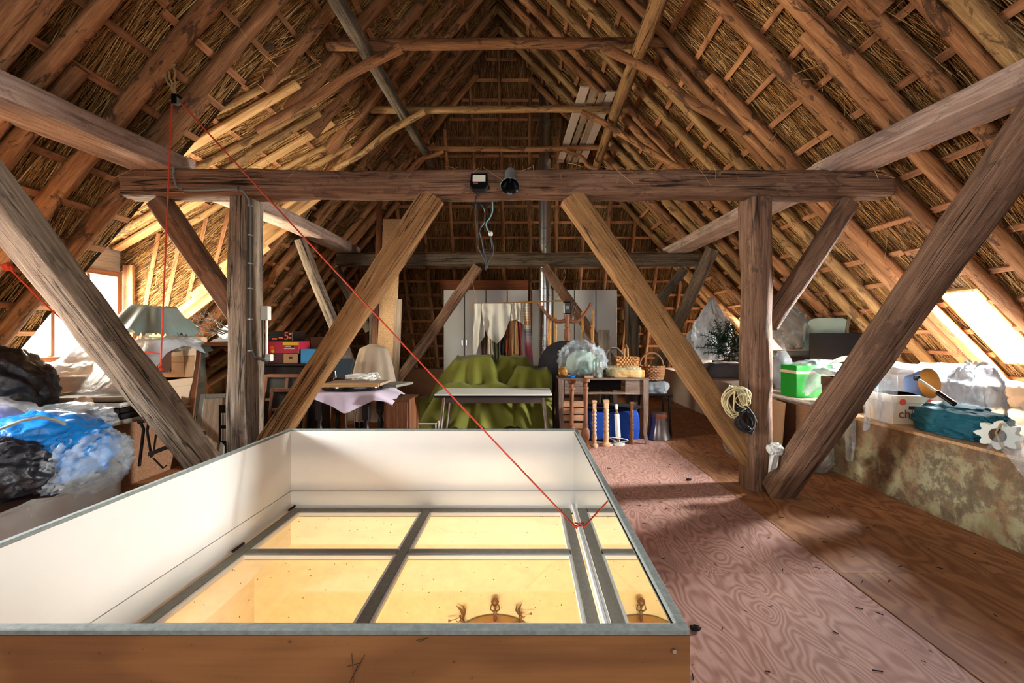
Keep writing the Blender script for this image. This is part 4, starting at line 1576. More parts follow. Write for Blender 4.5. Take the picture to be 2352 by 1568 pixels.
fl = thing('flue_pipe', 'polished steel flue pipe rising past the far beam through the thatch', 'pipe', (.369, 8.62, 0))
zs = [0, .55, 1.22, 1.42, 2.06, 2.30, 3.14, 3.42, 4.2, 4.46, 5.35, 6.05]
for i, (a, b) in enumerate(zip(zs[:-1], zs[1:])):
    MB().lathe([(.118, a + .002), (.118, b - .002)], (.369, 8.62, 0), 28).build('section', M['steel'], fl, smooth=True)
for z in zs[1:-1]:
    for dz in (0, .035, .07, .105):
        if z in (.55, 1.22, 2.06, 3.14, 4.2, 5.35) or dz == 0:
            MB().lathe([(.119, z + dz - .009), (.127, z + dz - .004), (.127, z + dz + .004), (.119, z + dz + .009)], (.369, 8.62, 0), 28, caps=False).build('ring', M['steel'], fl, smooth=True)
MB().box((.385, 8.497, 3.065), (.035, .003, .03)).build('sticker', M['greenbox'], fl)

YR = 8.04
rod = thing('hanging_rail', 'thin wooden rail hung on strings from the far beam, fabrics over it', 'rail', P(1190, 694, YR))
MB().tube([P(1084, 698, YR), P(1190, 695, YR), P(1296, 690, YR)], .014, 10).build('rod', M['pineturn'], rod, smooth=True)
for a, b in (((1097, 697), (1086, 652)), ((1275, 691), (1300, 632))):
    MB().tube([P(*a, YR), P(b[0], b[1], YR + .06), P(b[0] - 3, 618, Y2 - .005)], .004, 6).build('string', M['rope_tan'], rod)
GFb = 'fabrics hung over the rail'
cloths = (('linen', 'narrow white trouser-like cloth at the near-left end of the rail', [1087, 1112], [697, 697], [822, 770], 1.2, YR - .03),
          ('linen', 'large white swagged cloth drooping to a point from the rail', [1108, 1122, 1140, 1158, 1172], [697] * 5, [742, 772, 790, 770, 735], 3.0, YR - .045),
          ('linen', 'short pleated white cloth bunched on the rail', [1170, 1186, 1202], [696, 695, 695], [738, 733, 745], 3.5, YR - .03),
          ('stripes', 'long striped woven length fading cream to crimson at rail end', [1198, 1206, 1215], [696, 695, 695], [836, 836, 836], 1.0, YR - .005),
          ('fab_flower', 'dark flowered fabric hanging behind the trouser-like cloth', [1104, 1118], [700, 700], [824, 824], 2.0, YR + .02),
          ('fab_cream', 'cream and brown fabric length behind the drooping swag', [1118, 1134], [700, 700], [826, 826], 2.0, YR + .035),
          ('fab_olive', 'olive fabric length behind the drooping swag', [1134, 1150], [700, 700], [826, 826], 2.0, YR + .03),
          ('fab_black', 'black fabric length next to the olive one on the rail', [1150, 1162], [700, 700], [826, 826], 1.6, YR + .02),
          ('fab_rust', 'rust-red fabric length on the rail next to the black one', [1160, 1170], [700, 700], [822, 826], 1.4, YR + .01),
          ('fab_tan', 'broad tan fabric length below the short pleats', [1168, 1190], [700, 698], [824, 828], 1.8, YR + .012),
          ('fab_red', 'dark red fabric strip between tan length and stripes', [1188, 1199], [698, 697], [826, 828], 1.4, YR + .02))
for m, lab, pxs, tops, bots, folds, Y in cloths:
    mb = MB()
    if m == 'stripes':
        p0, p1 = P(1199, 696, Y), P(1224, 840, Y)
        vs, g = [], []
        for j in range(24):
            for i in range(8):
                u, v = i / 7, j / 23
                vs.append(P(1199 + 17 * u + v * 9, 696 + v * 144, Y) + V((0, .02 * math.sin(u * 7), 0)))
                g.append(V((u, 0, 1 - v)))
        mb.add(vs, [(j * 8 + i, j * 8 + i + 1, j * 8 + i + 9, j * 8 + i + 8) for j in range(23) for i in range(7)], g, rnd=0.0)
    else:
        hang_cloth(mb, pxs, tops, bots, Y, folds, .05, seed=len(lab) * .7)
    c = P(pxs[0], tops[0], Y)
    o = mb.build('hanging_cloth', M[m], None, smooth='all', origin=c)
    tag(o, lab, 'cloth', GFb)

# tall sheet material leaning at the far beam
o = MB().slab(P(862, 905, 7.55), P(905, 905, 7.55) - P(862, 905, 7.55), V((0, .42, 3.0)), (.0, .018, -.003)).build('chipboard_sheet', M['chipboard'], None, origin=P(862, 905, 7.55))
tag(o, 'tall chipboard sheet leaning upright against the far beam', 'board')
o = MB().slab(P(850, 905, 7.62), V((.085, 0, 0)), V((0, .36, 3.35)), (0, .04, -.004)).build('upright_batten', M['brownwood'], None, origin=P(850, 905, 7.62))
tag(o, 'tall brown batten standing beside the chipboard sheet', 'plank')
o = MB().slab(P(898, 905, 7.45), V((.115, 0, 0)), V((.03, .12, 1.56)), (0, .03, -.002)).build('offcut_board', M['board_old'], None, origin=P(898, 905, 7.45))
tag(o, 'shorter board leaning in front of the tall chipboard sheet', 'plank')

# green velvet throw over chairs
vb = [(-1.02, -.50, 6.50, 6.95, 1.10), (-.36, .0, 6.6, 7.0, 1.10), (-.12, .30, 6.35, 6.9, .95), (-1.15, -.15, 6.22, 6.7, .74), (-1.55, -1.15, 6.3, 6.7, .50)]
mb = MB()
drape(mb, vb, -2.0, .36, 5.90, 7.4, 110, 80, 1.9, .05, 11, 2.0, 0.0)
o = mb.build('velvet_throw', M['velvet'], None, smooth='all', origin=(-.7, 6.5, 0))
tag(o, 'olive green velvet throw covering humped chairs', 'throw')
# laminate table with chrome legs
t = thing('laminate_table', 'grey-white laminate table with chrome tube legs in front of green throw', 'table', (-.38, 5.7, 0))
ta, tb, tya, tyb, tz = -1.075, .315, 5.38, 6.02, .725
tt_ = MB().box(((ta + tb) / 2, (tya + tyb) / 2, tz - .012), (tb - ta, tyb - tya, .02), ch=.004).build('table_top', M['white_lam'], t)
MB().box(((ta + tb) / 2, (tya + tyb) / 2, tz - .032), (tb - ta + .004, tyb - tya + .004, .026), ch=.008).build('edge_band', M['black_gloss'], tt_)
MB().box(((ta + tb) / 2, tya + .09, tz - .085), (tb - ta - .22, .02, .07)).build('apron', M['bell_metal'], t)
MB().box(((ta + tb) / 2, tyb - .09, tz - .085), (tb - ta - .22, .02, .07)).build('apron', M['bell_metal'], t)
for sx in (-1, 1):
    for yy in (tya + .09, tyb - .09):
        x_ = (ta + tb) / 2 + sx * ((tb - ta) / 2 - .10)
        MB().tube([(x_, yy, tz - .05), (x_ + sx * .04, yy, .3), (x_ + sx * .06, yy, .0)], .021, 12).build('leg', M['chrome'], t, smooth=True)

# dark turned table with dust cloth, tray, board, cable
t = thing('turned_table', 'small dark table with turned legs beneath a mauve dust cloth', 'table', (-2.06, 5.4, 0))
MB().box((-2.06, 5.42, .755), (.74, .62, .03), ch=.006).build('table_top', M['darkwood'], t)
MB().box((-2.06, 5.16, .69), (.60, .025, .10)).build('apron', M['darkwood'], t)
MB().box((-2.06, 5.68, .69), (.60, .025, .10)).build('apron', M['darkwood'], t)
LEGP = [(.03, 0), (.035, .02), (.022, .05), (.03, .09), (.036, .14), (.024, .20), (.02, .24), (.03, .28), (.036, .33), (.03, .38), (.02, .42), (.03, .44), (.03, .46)]
for x_ in (-2.33, -1.80):
    for y_ in (5.17, 5.67):
        lg = MB().lathe(LEGP, (x_, y_, 0), 14).build('leg', M['darkwood'], t, smooth=True)
        MB().box((x_, y_, .60), (.075, .075, .28), ch=.004).build('leg_block', M['darkwood'], lg)
mb = MB()


def mauve(u, v):
    x = -2.46 + u * .98
    y = 5.78 - v * .95
    z = .775 + .004 * nz((x, y, 0), 6)
    if y < 5.10:
        over = 5.10 - y
        lim = .20 * max(0, 1 - abs(x + 2.0) / .42) + .03
        z -= min(over, lim) * 1.0
        y = 5.085 - .02 * math.sin(x * 18) * min(1, over * 8)
    if x > -1.68:
        z -= (x + 1.68) * .45 * (1 + .4 * math.sin(y * 9))
    if x < -2.44:
        z -= .02
    return (x, y, z)


mb.grid(mauve, 40, 34)
o = mb.build('dust_cloth', M['pink_cloth'], None, smooth='all', origin=(-2.0, 5.4, .77))
tag(o, 'pale mauve cloth drooping over the dark turned table', 'cloth')
mb = MB()
T = Matrix.Translation(V((-2.03, 5.36, .785))) @ Matrix.Diagonal((1, .62, 1, 1))
mb.lathe([(.30, 0), (.345, .0), (.352, .02), (.345, .042), (.33, .042), (.325, .012), (.30, .008)], n=40, M=T, caps=False)
tr = thing('oval_tray', 'black oval tray with raised rim on the mauve cloth', 'tray', (-2.03, 5.36, .785))
mb.build('rim', M['black_gloss'], tr, smooth=True)
MB().lathe([(.31, 0), (.31, .008)], n=40, M=T).build('woven_bottom', M['wicker'], tr)
bd = thing('drawing_board', 'flat wooden drawing board lying on the black oval tray', 'board', (-2.0, 5.45, .83))
MB().box((-2.0, 5.45, .85), (.66, .46, .03), rot=.04, ch=.003).build('face', M['board_old'], bd)
MB().box((-2.0, 5.20, .848), (.66, .02, .045), rot=.04, ch=.003).build('edge_strip', M['board_new'], bd)
o = MB().box((-1.60, 5.62, .815), (.26, .42, .03), rot=-.25, ch=.003).build('slate_board', M['frame_grey'], None, origin=(-1.6, 5.62, .8))
tag(o, 'grey flat slab jutting out beside the drawing board', 'board')
mb = MB()
pts = []
for i in range(150):
    a = i * .29
    r = .13 + .03 * math.sin(i * .7)
    pts.append((-1.98 + r * 1.2 * math.cos(a), 5.52 + r * .75 * math.sin(a), .885 + .03 * abs(math.sin(i * .31)) + i * .0002))
mb.tube(pts, .007, 6)
for i in range(5):
    mb.tube([(-1.86 + .012 * i, 5.46, .875), (-1.88 + .012 * i, 5.47, .955), (-1.84 + .014 * i, 5.5, .97), (-1.81 + .016 * i, 5.5, .90)], .007, 6)
o = mb.build('cable_coil', M['cable_white'], None, smooth=True, origin=(-1.98, 5.52, .87))
tag(o, 'coil of white cable on the drawing board', 'cable')
ch = thing('wooden_chest', 'plain brown wooden cupboard end beside the dark turned table', 'cabinet', (-1.46, 5.42, 0))
MB().box((-1.46, 5.42, .345), (.30, .46, .69), ch=.005).build('body', M['brownwood'], ch)
MB().box((-1.46, 5.182, .345), (.25, .014, .62), ch=.003).build('door', M['brownwood'], ch)
st = thing('wire_stand', 'small white bent-wire stand beside the green throw', 'stand', (-1.2, 5.75, 0))
for a in ((-1.36, 5.6), (-1.10, 5.6)):
    MB().tube([(a[0], a[1], 0), (a[0], a[1], .33), (a[0], a[1] + .2, .33), (a[0], a[1] + .2, 0)], .008, 8).build('leg', M['cable_white'], st)
MB().tube([(-1.36, 5.6, .335), (-1.10, 5.6, .335)], .008, 8).build('crossbar', M['cable_white'], st)

# chair under a beige dust sheet
cv = thing('covered_chair', 'high-backed chair hidden under a beige dust sheet', 'chair', (-2.12, 6.3, 0))
mb = MB()
vs = []


def shroud(u, v):
    a = u * 2 * math.pi
    top = V((-2.11, 6.34, 1.30))
    f = math.sin(min(1, v * 1.6) * math.pi / 2)
    w = (.04 + .25 * f) * (1 + .10 * math.sin(a * 9) * v) + .10 * max(0, v - .55)
    dp = (.03 + .12 * f) * (1 + .14 * math.sin(a * 9) * v) + .20 * max(0, v - .5) * (1 if math.sin(a) < 0 else .3)
    return (top.x + w * math.cos(a), top.y + dp * math.sin(a), 1.30 - (0 if v == 0 else (.10 * f + max(0, v - .25) * 1.25)))


mb.grid(shroud, 72, 24, closed_u=True)
mb.build('dust_sheet', M['beige_cloth'], cv, smooth='all')
for dx in (-.2, .2):
    for dy in (-.08, .12):
        MB().box((-2.11 + dx, 6.34 + dy, .15), (.04, .04, .30)).build('leg', M['darkwood'], cv)
bc = thing('tube_chair', 'dark chair with plaid back and bent wire frame behind the tray', 'chair', (-2.50, 6.1, 0))
MB().slab(P(765, 868, 6.1), (.22, 0, 0), (.03, .05, .26), (0, .02, 0)).build('backrest', M['plaid'], bc)
MB().box((-2.46, 6.0, .62), (.36, .34, .05), ch=.01).build('seat', M['black'], bc)
MB().tube([P(738, 852, 5.95), P(752, 849, 5.95), P(770, 852, 5.95), P(772, 866, 5.95), P(766, 872, 5.95)], .009, 8).build('wire_frame', M['chrome'], bc)
for dx in (-.15, .15):
    for dy in (-.13, .13):
        MB().tube([(-2.46 + dx, 6.0 + dy, .6), (-2.46 + dx * 1.15, 6.0 + dy * 1.15, 0)], .011, 8).build('leg', M['chrome'], bc)

# ------------------------------------------------------------------ worn desk and everything on, under and around it
dk = thing('writing_desk', 'worn grey-brown wooden desk with empty drawer opening and tapered legs', 'desk', (1.02, 6.28, 0))
dx0, dx1, dy0, dy1, dz = .43, 1.60, 5.93, 6.60, .86
MB().box(((dx0 + dx1) / 2, (dy0 + dy1) / 2, dz - .012), (dx1 - dx0, dy1 - dy0, .024), ch=.005).build('table_top', M['desk'], dk)
mb = MB()
mb.box((.63, dy0 + .03, .745), (.24, .025, .19))
mb.box((1.42, dy0 + .03, .745), (.24, .025, .19))
mb.box((1.025, dy0 + .03, .665), (.55, .025, .03))
mb.build('front_rail', M['desk'], dk)
MB().box((1.025, dy0 + .30, .75), (.55, .02, .15)).build('drawer_back', M['seam'], dk)
for xx in (dx0 + .03, dx1 - .03):
    MB().box((xx, (dy0 + dy1) / 2, .745), (.025, dy1 - dy0 - .1, .19)).build('side_rail', M['desk'], dk)
for sx in (0, 1):
    for sy in (0, 1):
        lx, ly = (dx0 + .035, dx1 - .035)[sx], (dy0 + .035, dy1 - .035)[sy]
        o_ = (-1, 1)[sx]
        mb = MB()
        seg = [(lx, .035, .848), (lx, .034, .62), (lx + o_ * .004, .028, .4), (lx - o_ * .008, .022, .15), (lx + o_ * .012, .019, .04), (lx + o_ * .025, .02, 0)]
        vs = []
        for x_, r_, z_ in seg:
            vs += [(x_ - r_, ly - r_, z_), (x_ + r_, ly - r_, z_), (x_ + r_, ly + r_, z_), (x_ - r_, ly + r_, z_)]
        fs = [(i * 4 + k, (i + 1) * 4 + k, (i + 1) * 4 + (k + 1) % 4, i * 4 + (k + 1) % 4) for i in range(5) for k in range(4)] + [(0, 1, 2, 3), (23, 22, 21, 20)]
        mb.add(vs, fs, [V((p[0], p[1], p[2])) for p in vs])
        mb.build('leg', M['desk'], dk)

# on the desk
mb = MB()
crumple(mb, (.78, 6.32, 1.06), (.29, .22, .25), 4.0, .32, 2.4, dz + .003, 5)
o = mb.build('plastic_bundle', M['film'], None, smooth=75, origin=(.78, 6.32, dz))
tag(o, 'crumpled clear plastic bag bundle on the worn desk', 'bag')
mb = MB()
crumple(mb, (.78, 6.33, 1.02), (.20, .15, .17), 8.0, .25, 2.0, dz + .006, 4)
o = mb.build('bag_contents', M['cushion'], bpy.data.objects['plastic_bundle'], smooth=75)
bt = thing('glass_bottle', 'clear glass bottle with narrow neck on the worn desk', 'bottle', (.955, 6.06, dz))
MB().lathe([(.066, .0), (.072, .008), (.072, .20), (.066, .225), (.035, .25), (.022, .262), (.020, .295), (.027, .298), (.027, .312), (.018, .312), (.016, .262), (.03, .247), (.062, .22), (.068, .2), (.068, .01), (.03, .008)], (.955, 6.06, dz), 24, caps=False).build('body', M['bottle'], bt, smooth=True)
MB().lathe([(.001, .009), (.066, .009), (.066, .05), (.001, .05)], (.955, 6.06, dz), 24, caps=False).build('dusty_residue', M['film_grey'], bt)
tb_ = thing('wooden_tray', 'orange wooden box tray slipped into a yellowish plastic bag on desk', 'tray', (1.365, 6.12, dz))
MB().box((1.365, 6.10, dz + .055), (.38, .27, .10), ch=.004).build('body', M['pineturn'], tb_)
MB().box((1.365, 6.12, dz + .108), (.33, .25, .006)).build('inside', M['board_old'], tb_)
mb = MB()
crumple(mb, (1.31, 6.10, dz + .075), (.235, .175, .085), 6.0, .22, 2.6, dz + .004, 4, square=.6)
mb.build('plastic_bag', M['film_yellow'], tb_, smooth=75)
o = MB().box((1.02, 6.24, dz + .022), (.44, .07, .04), rot=.05, ch=.004).build('wood_offcut', M['brownwood'], None, origin=(1.02, 6.24, dz))
tag(o, 'brown wooden bar lying behind the glass bottle', 'offcut')
o = MB().box((.83, 5.99, dz + .014), (.11, .06, .026), rot=-.15, ch=.003).build('wood_block', M['lightturn'], None, origin=(.83, 5.99, dz))
tag(o, 'small pale wood block at the desk edge by the blue dish', 'offcut')
o = MB().lathe([(.03, 0), (.05, .008), (.062, .03), (.058, .031), (.045, .012), (.001, .008)], (.60, 6.02, dz), 24, caps=False).build('blue_dish', M['blue_glass'], None, smooth=True, origin=(.60, 6.02, dz))
tag(o, 'small blue dish on the desk corner', 'dish')
mb = MB()
crumple(mb, (.50, 6.10, dz + .07), (.055, .05, .065), 12.0, .35, 1.8, dz + .003, 3)
o = mb.build('amber_ornament', M['amber'], None, smooth=40, origin=(.5, 6.1, dz))
tag(o, 'small lumpy amber ornament beside the clear plastic bundle', 'ornament')


def wicker_rect(t, c, sx, sy, h, m):
    n = 9
    for j in range(n):
        z = c[2] + h * (j + .5) / n
        k = 1 + .10 * j / n
        pts = []
        for i in range(49):
            a = 2 * math.pi * i / 48
            ca, sa = math.cos(a), math.sin(a)
            q = max(abs(ca), abs(sa))
            w_ = .006 * (1 if (i + j) % 2 else -1)
            pts.append((c[0] + ca / q * (sx / 2 * k + w_) * .99, c[1] + sa / q * (sy / 2 * k + w_), z))
        MB().tube(pts, h / n * .55, 5, caps=False).build('woven_row', m, t)
    for i in range(24):
        a = 2 * math.pi * i / 24
        ca, sa = math.cos(a), math.sin(a)
        q = max(abs(ca), abs(sa))
        MB().tube([(c[0] + ca / q * sx / 2, c[1] + sa / q * sy / 2, c[2]), (c[0] + ca / q * sx / 2 * 1.1, c[1] + sa / q * sy / 2 * 1.1, c[2] + h)], .006, 5).build('stake', m, t)
    MB().box((c[0], c[1], c[2] + .01), (sx * .97, sy * .97, .02)).build('bottom', m, t)


def wicker_round(t, c, r, h, m, flare=1.15):
    n = 9
    for j in range(n):
        z = c[2] + h * (j + .5) / n
        k = r * (1 + (flare - 1) * math.sin((j + .5) / n * 1.8))
        pts = [(c[0] + (k + .006 * (1 if (i + j) % 2 else -1)) * math.cos(2 * math.pi * i / 40), c[1] + (k + .006 * (1 if (i + j) % 2 else -1)) * math.sin(2 * math.pi * i / 40), z) for i in range(41)]
        MB().tube(pts, h / n * .58, 5, caps=False).build('woven_row', m, t)
    MB().lathe([(r * .95, 0), (r * .95, .02)], c, 24).build('bottom', m, t)


bk = thing('wicker_basket', 'square orange wicker basket standing at the back of the desk', 'basket', (1.40, 6.37, dz))
wicker_rect(bk, (1.40, 6.37, dz + .002), .27, .22, .26, M['wicker'])
MB().tube([(1.40, 6.26, dz + .25), (1.40, 6.27, dz + .38), (1.40, 6.37, dz + .42), (1.40, 6.47, dz + .38), (1.40, 6.48, dz + .25)], .014, 8).build('handle', M['wicker'], bk)
ar = thing('twig_basket', 'rustic basket with tall twisted twig handle behind the square wicker one', 'basket', (1.24, 6.50, dz))
wicker_round(ar, (1.175, 6.52, dz + .002), .075, .11, M['wicker_dark'], 1.2)
pts = [(1.10 + .17 * (1 - math.cos(math.pi * i / 16)), 6.545 + .01 * math.sin(i * 2.3), dz + .08 + .30 * math.sin(math.pi * i / 16) + .008 * math.sin(i * 3.1)) for i in range(14)]
MB().tube(pts, .015, 8).build('handle', M['oak_grey'], ar)

# turned parts standing on the floor before the desk
GT = 'turned legs standing in front of the desk'
for i, (px, foot, lab) in enumerate(((1313, 1026, 'tall dark turned baluster nearest the green throw'), (1345, 1031, 'tall dark turned baluster standing before the desk drawer gap'))):
    b = PZ(px, foot, 0)
    o = MB().lathe([(r_ * 1.05, z_ * (.97 if i == 0 else 1.0)) for r_, z_ in BAL], b, 18).build('turned_baluster', M['brownwood'], None, smooth=True, origin=b)
    tag(o, lab, 'baluster', GT)
for i, (px, foot, ht, m, lab) in enumerate(((1365, 1026, .58, 'lightturn', 'pale barley-twist leg, slimmer one against the blue bin'), (1392, 1024, .58, 'lightturn', 'pale barley-twist leg, thicker one beside the white candle lamp'), (1451, 1019, .54, 'brownwood', 'dark barley-twist leg next to the bent desk leg'))):
    b = PZ(px, foot, 0)
    t = thing('twisted_leg', lab, 'table leg', b, GT)
    k = 1.15 if i == 1 else (.95 if i == 0 else .8)
    MB().lathe([(.05 * k, 0), (.055 * k, .02), (.05 * k, .035), (.03 * k, .05), (.026 * k, .08), (.036 * k, .11), (.03 * k, .15), (.028 * k, .17)], b, 16).build('turned_foot', M[m], t, smooth=True)
    mb = MB()
    twist_prof(mb, b + V((0, 0, .17)), ht - .27, .026 * k, 3.2)
    mb.build('twist_shaft', M[m], t, smooth='all')
    MB().box(b + V((0, 0, ht - .06)), (.05 * k, .05 * k, .08), ch=.004).build('top_block', M[m], t)
    MB().box(b + V((0, 0, ht - .005)), (.065 * k, .065 * k, .03), ch=.004).build('cap', M[m], t)
b = PZ(1421, 1022, 0)
lm = thing('candle_lamp', 'white candle-shaped table lamp with brass fittings and trailing cord', 'lamp', b)
MB().lathe([(.075, 0), (.08, .008), (.078, .02), (.05, .03), (.02, .035)], b, 24).build('base', M['plaster'], lm, smooth=True)
MB().lathe([(.022, .035), (.03, .05), (.02, .07), (.028, .09), (.03, .10), (.014, .105)], b, 16).build('brass_collar', M['brass'], lm, smooth=True)
T = Matrix.Rotation(-.06, 4, 'Y')
MB().lathe([(.033, .105), (.033, .40), (.03, .405)], b, 18, M=T).build('candle_tube', M['cable_white'], lm, smooth=True)
MB().lathe([(.012, .405), (.022, .42), (.012, .44), (.02, .45), (.02, .465)], b, 14, M=T).build('socket', M['brass'], lm, smooth=True)
MB().lathe([(.014, .465), (.022, .49), (.022, .52), (.012, .53)], b, 14, M=T).build('lamp_holder', M['cable_white'], lm, smooth=True)
pts = [b + V((.07 * math.cos(a) * (1 + .7 * (i > 18)), -.02 + .05 * math.sin(a), .03 + .03 * math.sin(a * .5) ** 2 + (.06 * math.sin((i - 18) * .25) if i > 18 else 0))) for i, a in enumerate([k * .45 for k in range(32)])]
MB().tube(pts, .005, 6).build('cord', M['cable_white'], lm)
MB().box(b + V((-.12, -.06, .014)), (.06, .03, .025), rot=.4, ch=.006).build('plug', M['white_plastic'], lm)

bb = thing('blue_bin', 'royal blue cloth-covered bin beneath the desk', 'bin', (1.2, 6.28, 0))
mb = MB()
crumple(mb, (1.19, 6.28, .21), (.39, .24, .225), 15.0, .05, 1.6, .004, 5, square=.75)
mb.build('body', M['bluecloth'], bb, smooth=40)
mb = MB()
crumple(mb, (1.19, 6.28, .44), (.36, .2, .03), 17.0, .3, 2.4, .405, 4)
mb.build('dark_cover', M['darkpanel'], bb, smooth=40)
GCr = 'wooden crates stacked under the desk'
for i, (z0_, lab) in enumerate(((0.0, 'slatted wooden crate under the desk, lower of the stack'), (.285, 'slatted wooden crate under the desk, upper of the stack'))):
    t = thing('crate', lab, 'crate', (.64, 6.22, z0_), GCr)
    for zz in (.045, .135, .225):
        MB().box((.64, 6.03, z0_ + zz), (.30, .014, .075), ch=.002).build('slat', M['crate'], t)
        MB().box((.64, 6.41, z0_ + zz), (.30, .014, .075), ch=.002).build('slat', M['crate'], t)
    for xx in (.497, .783):
        MB().box((xx, 6.22, z0_ + .135), (.014, .36, .25), ch=.002).build('end_panel', M['crate'], t)
    MB().box((.64, 6.22, z0_ + .008), (.27, .36, .014)).build('bottom', M['crate'], t)

# black stool with wrapped crate and round basket, metal bell
sl = thing('black_stool', 'low black stool at the desk end carrying dark wrapped goods', 'stool', (1.83, 6.55, 0))
MB().box((1.84, 6.55, .585), (.42, .38, .03), ch=.006).build('seat', M['black'], sl)
for ax in (-.17, .17):
    for ay in (-.15, .15):
        MB().tube([(1.84 + ax, 6.55 + ay, .572), (1.84 + ax * 1.1, 6.55 + ay * 1.1, 0)], .018, 8).build('leg', M['black'], sl)
wr_ = thing('wrapped_crate', 'dark goods wrapped in clear plastic on the black stool', 'bag', (1.80, 6.52, .60))
MB().box((1.80, 6.54, .685), (.30, .26, .165), ch=.01).build('contents', M['black'], wr_)
mb = MB()
crumple(mb, (1.80, 6.53, .68), (.21, .19, .10), 19.0, .3, 2.6, .603, 4, square=.4)
mb.build('plastic_wrap', M['film'], wr_, smooth=75)
rb = thing('wicker_basket', 'round brown wicker basket with hoop handle beside the desk', 'basket', (1.80, 6.54, .775))
wicker_round(rb, (1.80, 6.54, .79), .15, .20, M['wicker_dark'], 1.18)
MB().tube([(1.80 + .17 * math.cos(math.pi * i / 14), 6.54, .97 + .20 * math.sin(math.pi * i / 14)) for i in range(15)], .014, 8).build('handle', M['wicker_dark'], rb)
b = PZ(1513, 1007, 0)
bl = thing('metal_bell', 'grey flared metal bell with copper band standing on the floor', 'bell', b)
MB().lathe([(.165, 0), (.17, .012), (.155, .05), (.13, .14), (.118, .22), (.112, .30), (.108, .355), (.06, .362), (.001, .362)], b, 32, caps=False).build('body', M['bell_metal'], bl, smooth=True)
MB().lathe([(.1135, .29), (.1145, .292), (.1105, .345), (.1085, .346)], b, 32, caps=False).build('band', M['copper'], bl, smooth=True)

# chest behind the desk with the upturned pedestal table and stool
tc_ = thing('tea_chest', 'plain plywood chest behind the desk, bearing the upturned table', 'chest', (.76, 7.05, 0))
MB().box((.76, 7.05, .42), (.68, .5, .84), ch=.008).build('body', M['hardboard'], tc_)
MB().box((.76, 7.05, .848), (.70, .49, .016), ch=.004).build('lid', M['hardboard'], tc_)
pt = thing('pedestal_table', 'upturned tripod pedestal table, curved feet raised above its dark round top', 'table', (.61, 6.68, .60))
T = Matrix.Translation(V((.57, 6.645, .96))) @ Matrix.Rotation(math.radians(87), 4, 'X')
MB(T).lathe([(.36, -.012), (.385, -.006), (.385, .008), (.37, .014)], n=40).build('round_top', M['darkwood'], pt, smooth=True)
cb = V((.613, 6.715, 1.22))
MB().lathe([(.03, 0), (.026, .14), (.03, .275)], cb - V((0, 0, .27)), 14).build('stem', M['brownwood'], pt, smooth=True)
MB().lathe([(.03, 0), (.034, .12), (.045, .15), (.05, .20), (.048, .27), (.03, .31), (.04, .32), (.04, .34), (.034, .35), (.042, .44), (.042, .50)], cb, 18).build('column', M['brownwood'], pt, smooth=True)
for sx, sy, ln in ((-1, -.1, .40), (1, .1, .33), (.35, 1, .3)):
    mb = MB()
    pts, rs = [], []
    for i in range(15):
        t_ = i / 14
        r_ = .03 + ln * t_
        z_ = .42 - .07 * math.sin(t_ * 3.4) + .24 * t_ ** 1.4
        if t_ > .85:
            z_ += .0
        pts.append(cb + V((sx * r_, sy * r_, z_)))
        rs.append(.032 - .014 * t_ + (.006 if t_ > .9 else 0))
    mb.tube(pts, rs, 10)
    mb.build('curved_foot', M['brownwood'], pt, smooth=True)
dv = thing('black_device', 'small black boxy charger resting on top of the upturned pedestal', 'device', cb + V((0, 0, .502)))
MB().box(cb + V((0, -.005, .60)), (.115, .07, .185), ch=.018).build('body', M['black'], dv)
MB().box(cb + V((.0, -.042, .605)), (.055, .004, .05), ch=.001).build('label_plate', M['frame_grey'], dv)
MB().tube([cb + V((.06, 0, .56)), cb + V((.10, 0, .66)), cb + V((.13, 0, .67)), cb + V((.10, 0, .53))], .008, 8).build('cord', M['black'], dv)
GSp = 'pine spindles standing upside down'
for i, (px, top, lab) in enumerate(((1262, 722, 'slim pine spindle nearest the flue pipe'), (1276, 713, 'taller pine spindle standing left of the pedestal column'), (1338, 716, 'slim pine spindle just right of the pedestal column'), (1361, 712, 'thick pine spindle beside the dark leaning planks'))):
    Yp = 6.86 + (.20 if i in (0, 2) else .05)
    bz = .862
    h_ = P(px, top, Yp).z - bz
    b = V((P(px, top, Yp).x, Yp, bz))
    k = 1.25 if i == 3 else 1.0
    o = MB().lathe([(.02 * k, 0), (.024 * k, .1 * h_), (.026 * k, .4 * h_), (.016 * k, .45 * h_), (.026 * k, .47 * h_), (.026 * k, .49 * h_), (.017 * k, .52 * h_), (.022 * k, .6 * h_), (.024 * k, .68 * h_), (.015 * k, .72 * h_), (.024 * k, .735 * h_), (.024 * k, .76 * h_), (.014 * k, .79 * h_), (.02 * k, .88 * h_), (.011 * k, .92 * h_), (.02 * k, .94 * h_), (.017 * k, .985 * h_), (.008 * k, h_)], b, 14).build('pine_spindle', M['pineturn'], None, smooth=True, origin=b)
    tag(o, lab, 'spindle', GSp)
for i, (a, b_, w_, lab) in enumerate(((1372, 1386, .095, 'dark grey plank leaning behind the plastic bundle, front one'), (1388, 1398, .08, 'dark grey plank leaning behind the square basket, rear one'))):
    p0 = V((P(a, 860, 6.72).x + .09, 6.74 + .03 * i, 0))
    o = MB().slab(p0, (w_, 0, 0), (P(a, 757, 6.9).x - p0.x, .14, 1.50), (0, .035, -.003)).build('leaning_plank', M['oak_dark'], None, origin=p0)
    tag(o, lab, 'plank', 'dark planks leaning behind the desk')

# ------------------------------------------------------------------ left side: goods on and before the low wall
ZL = .636
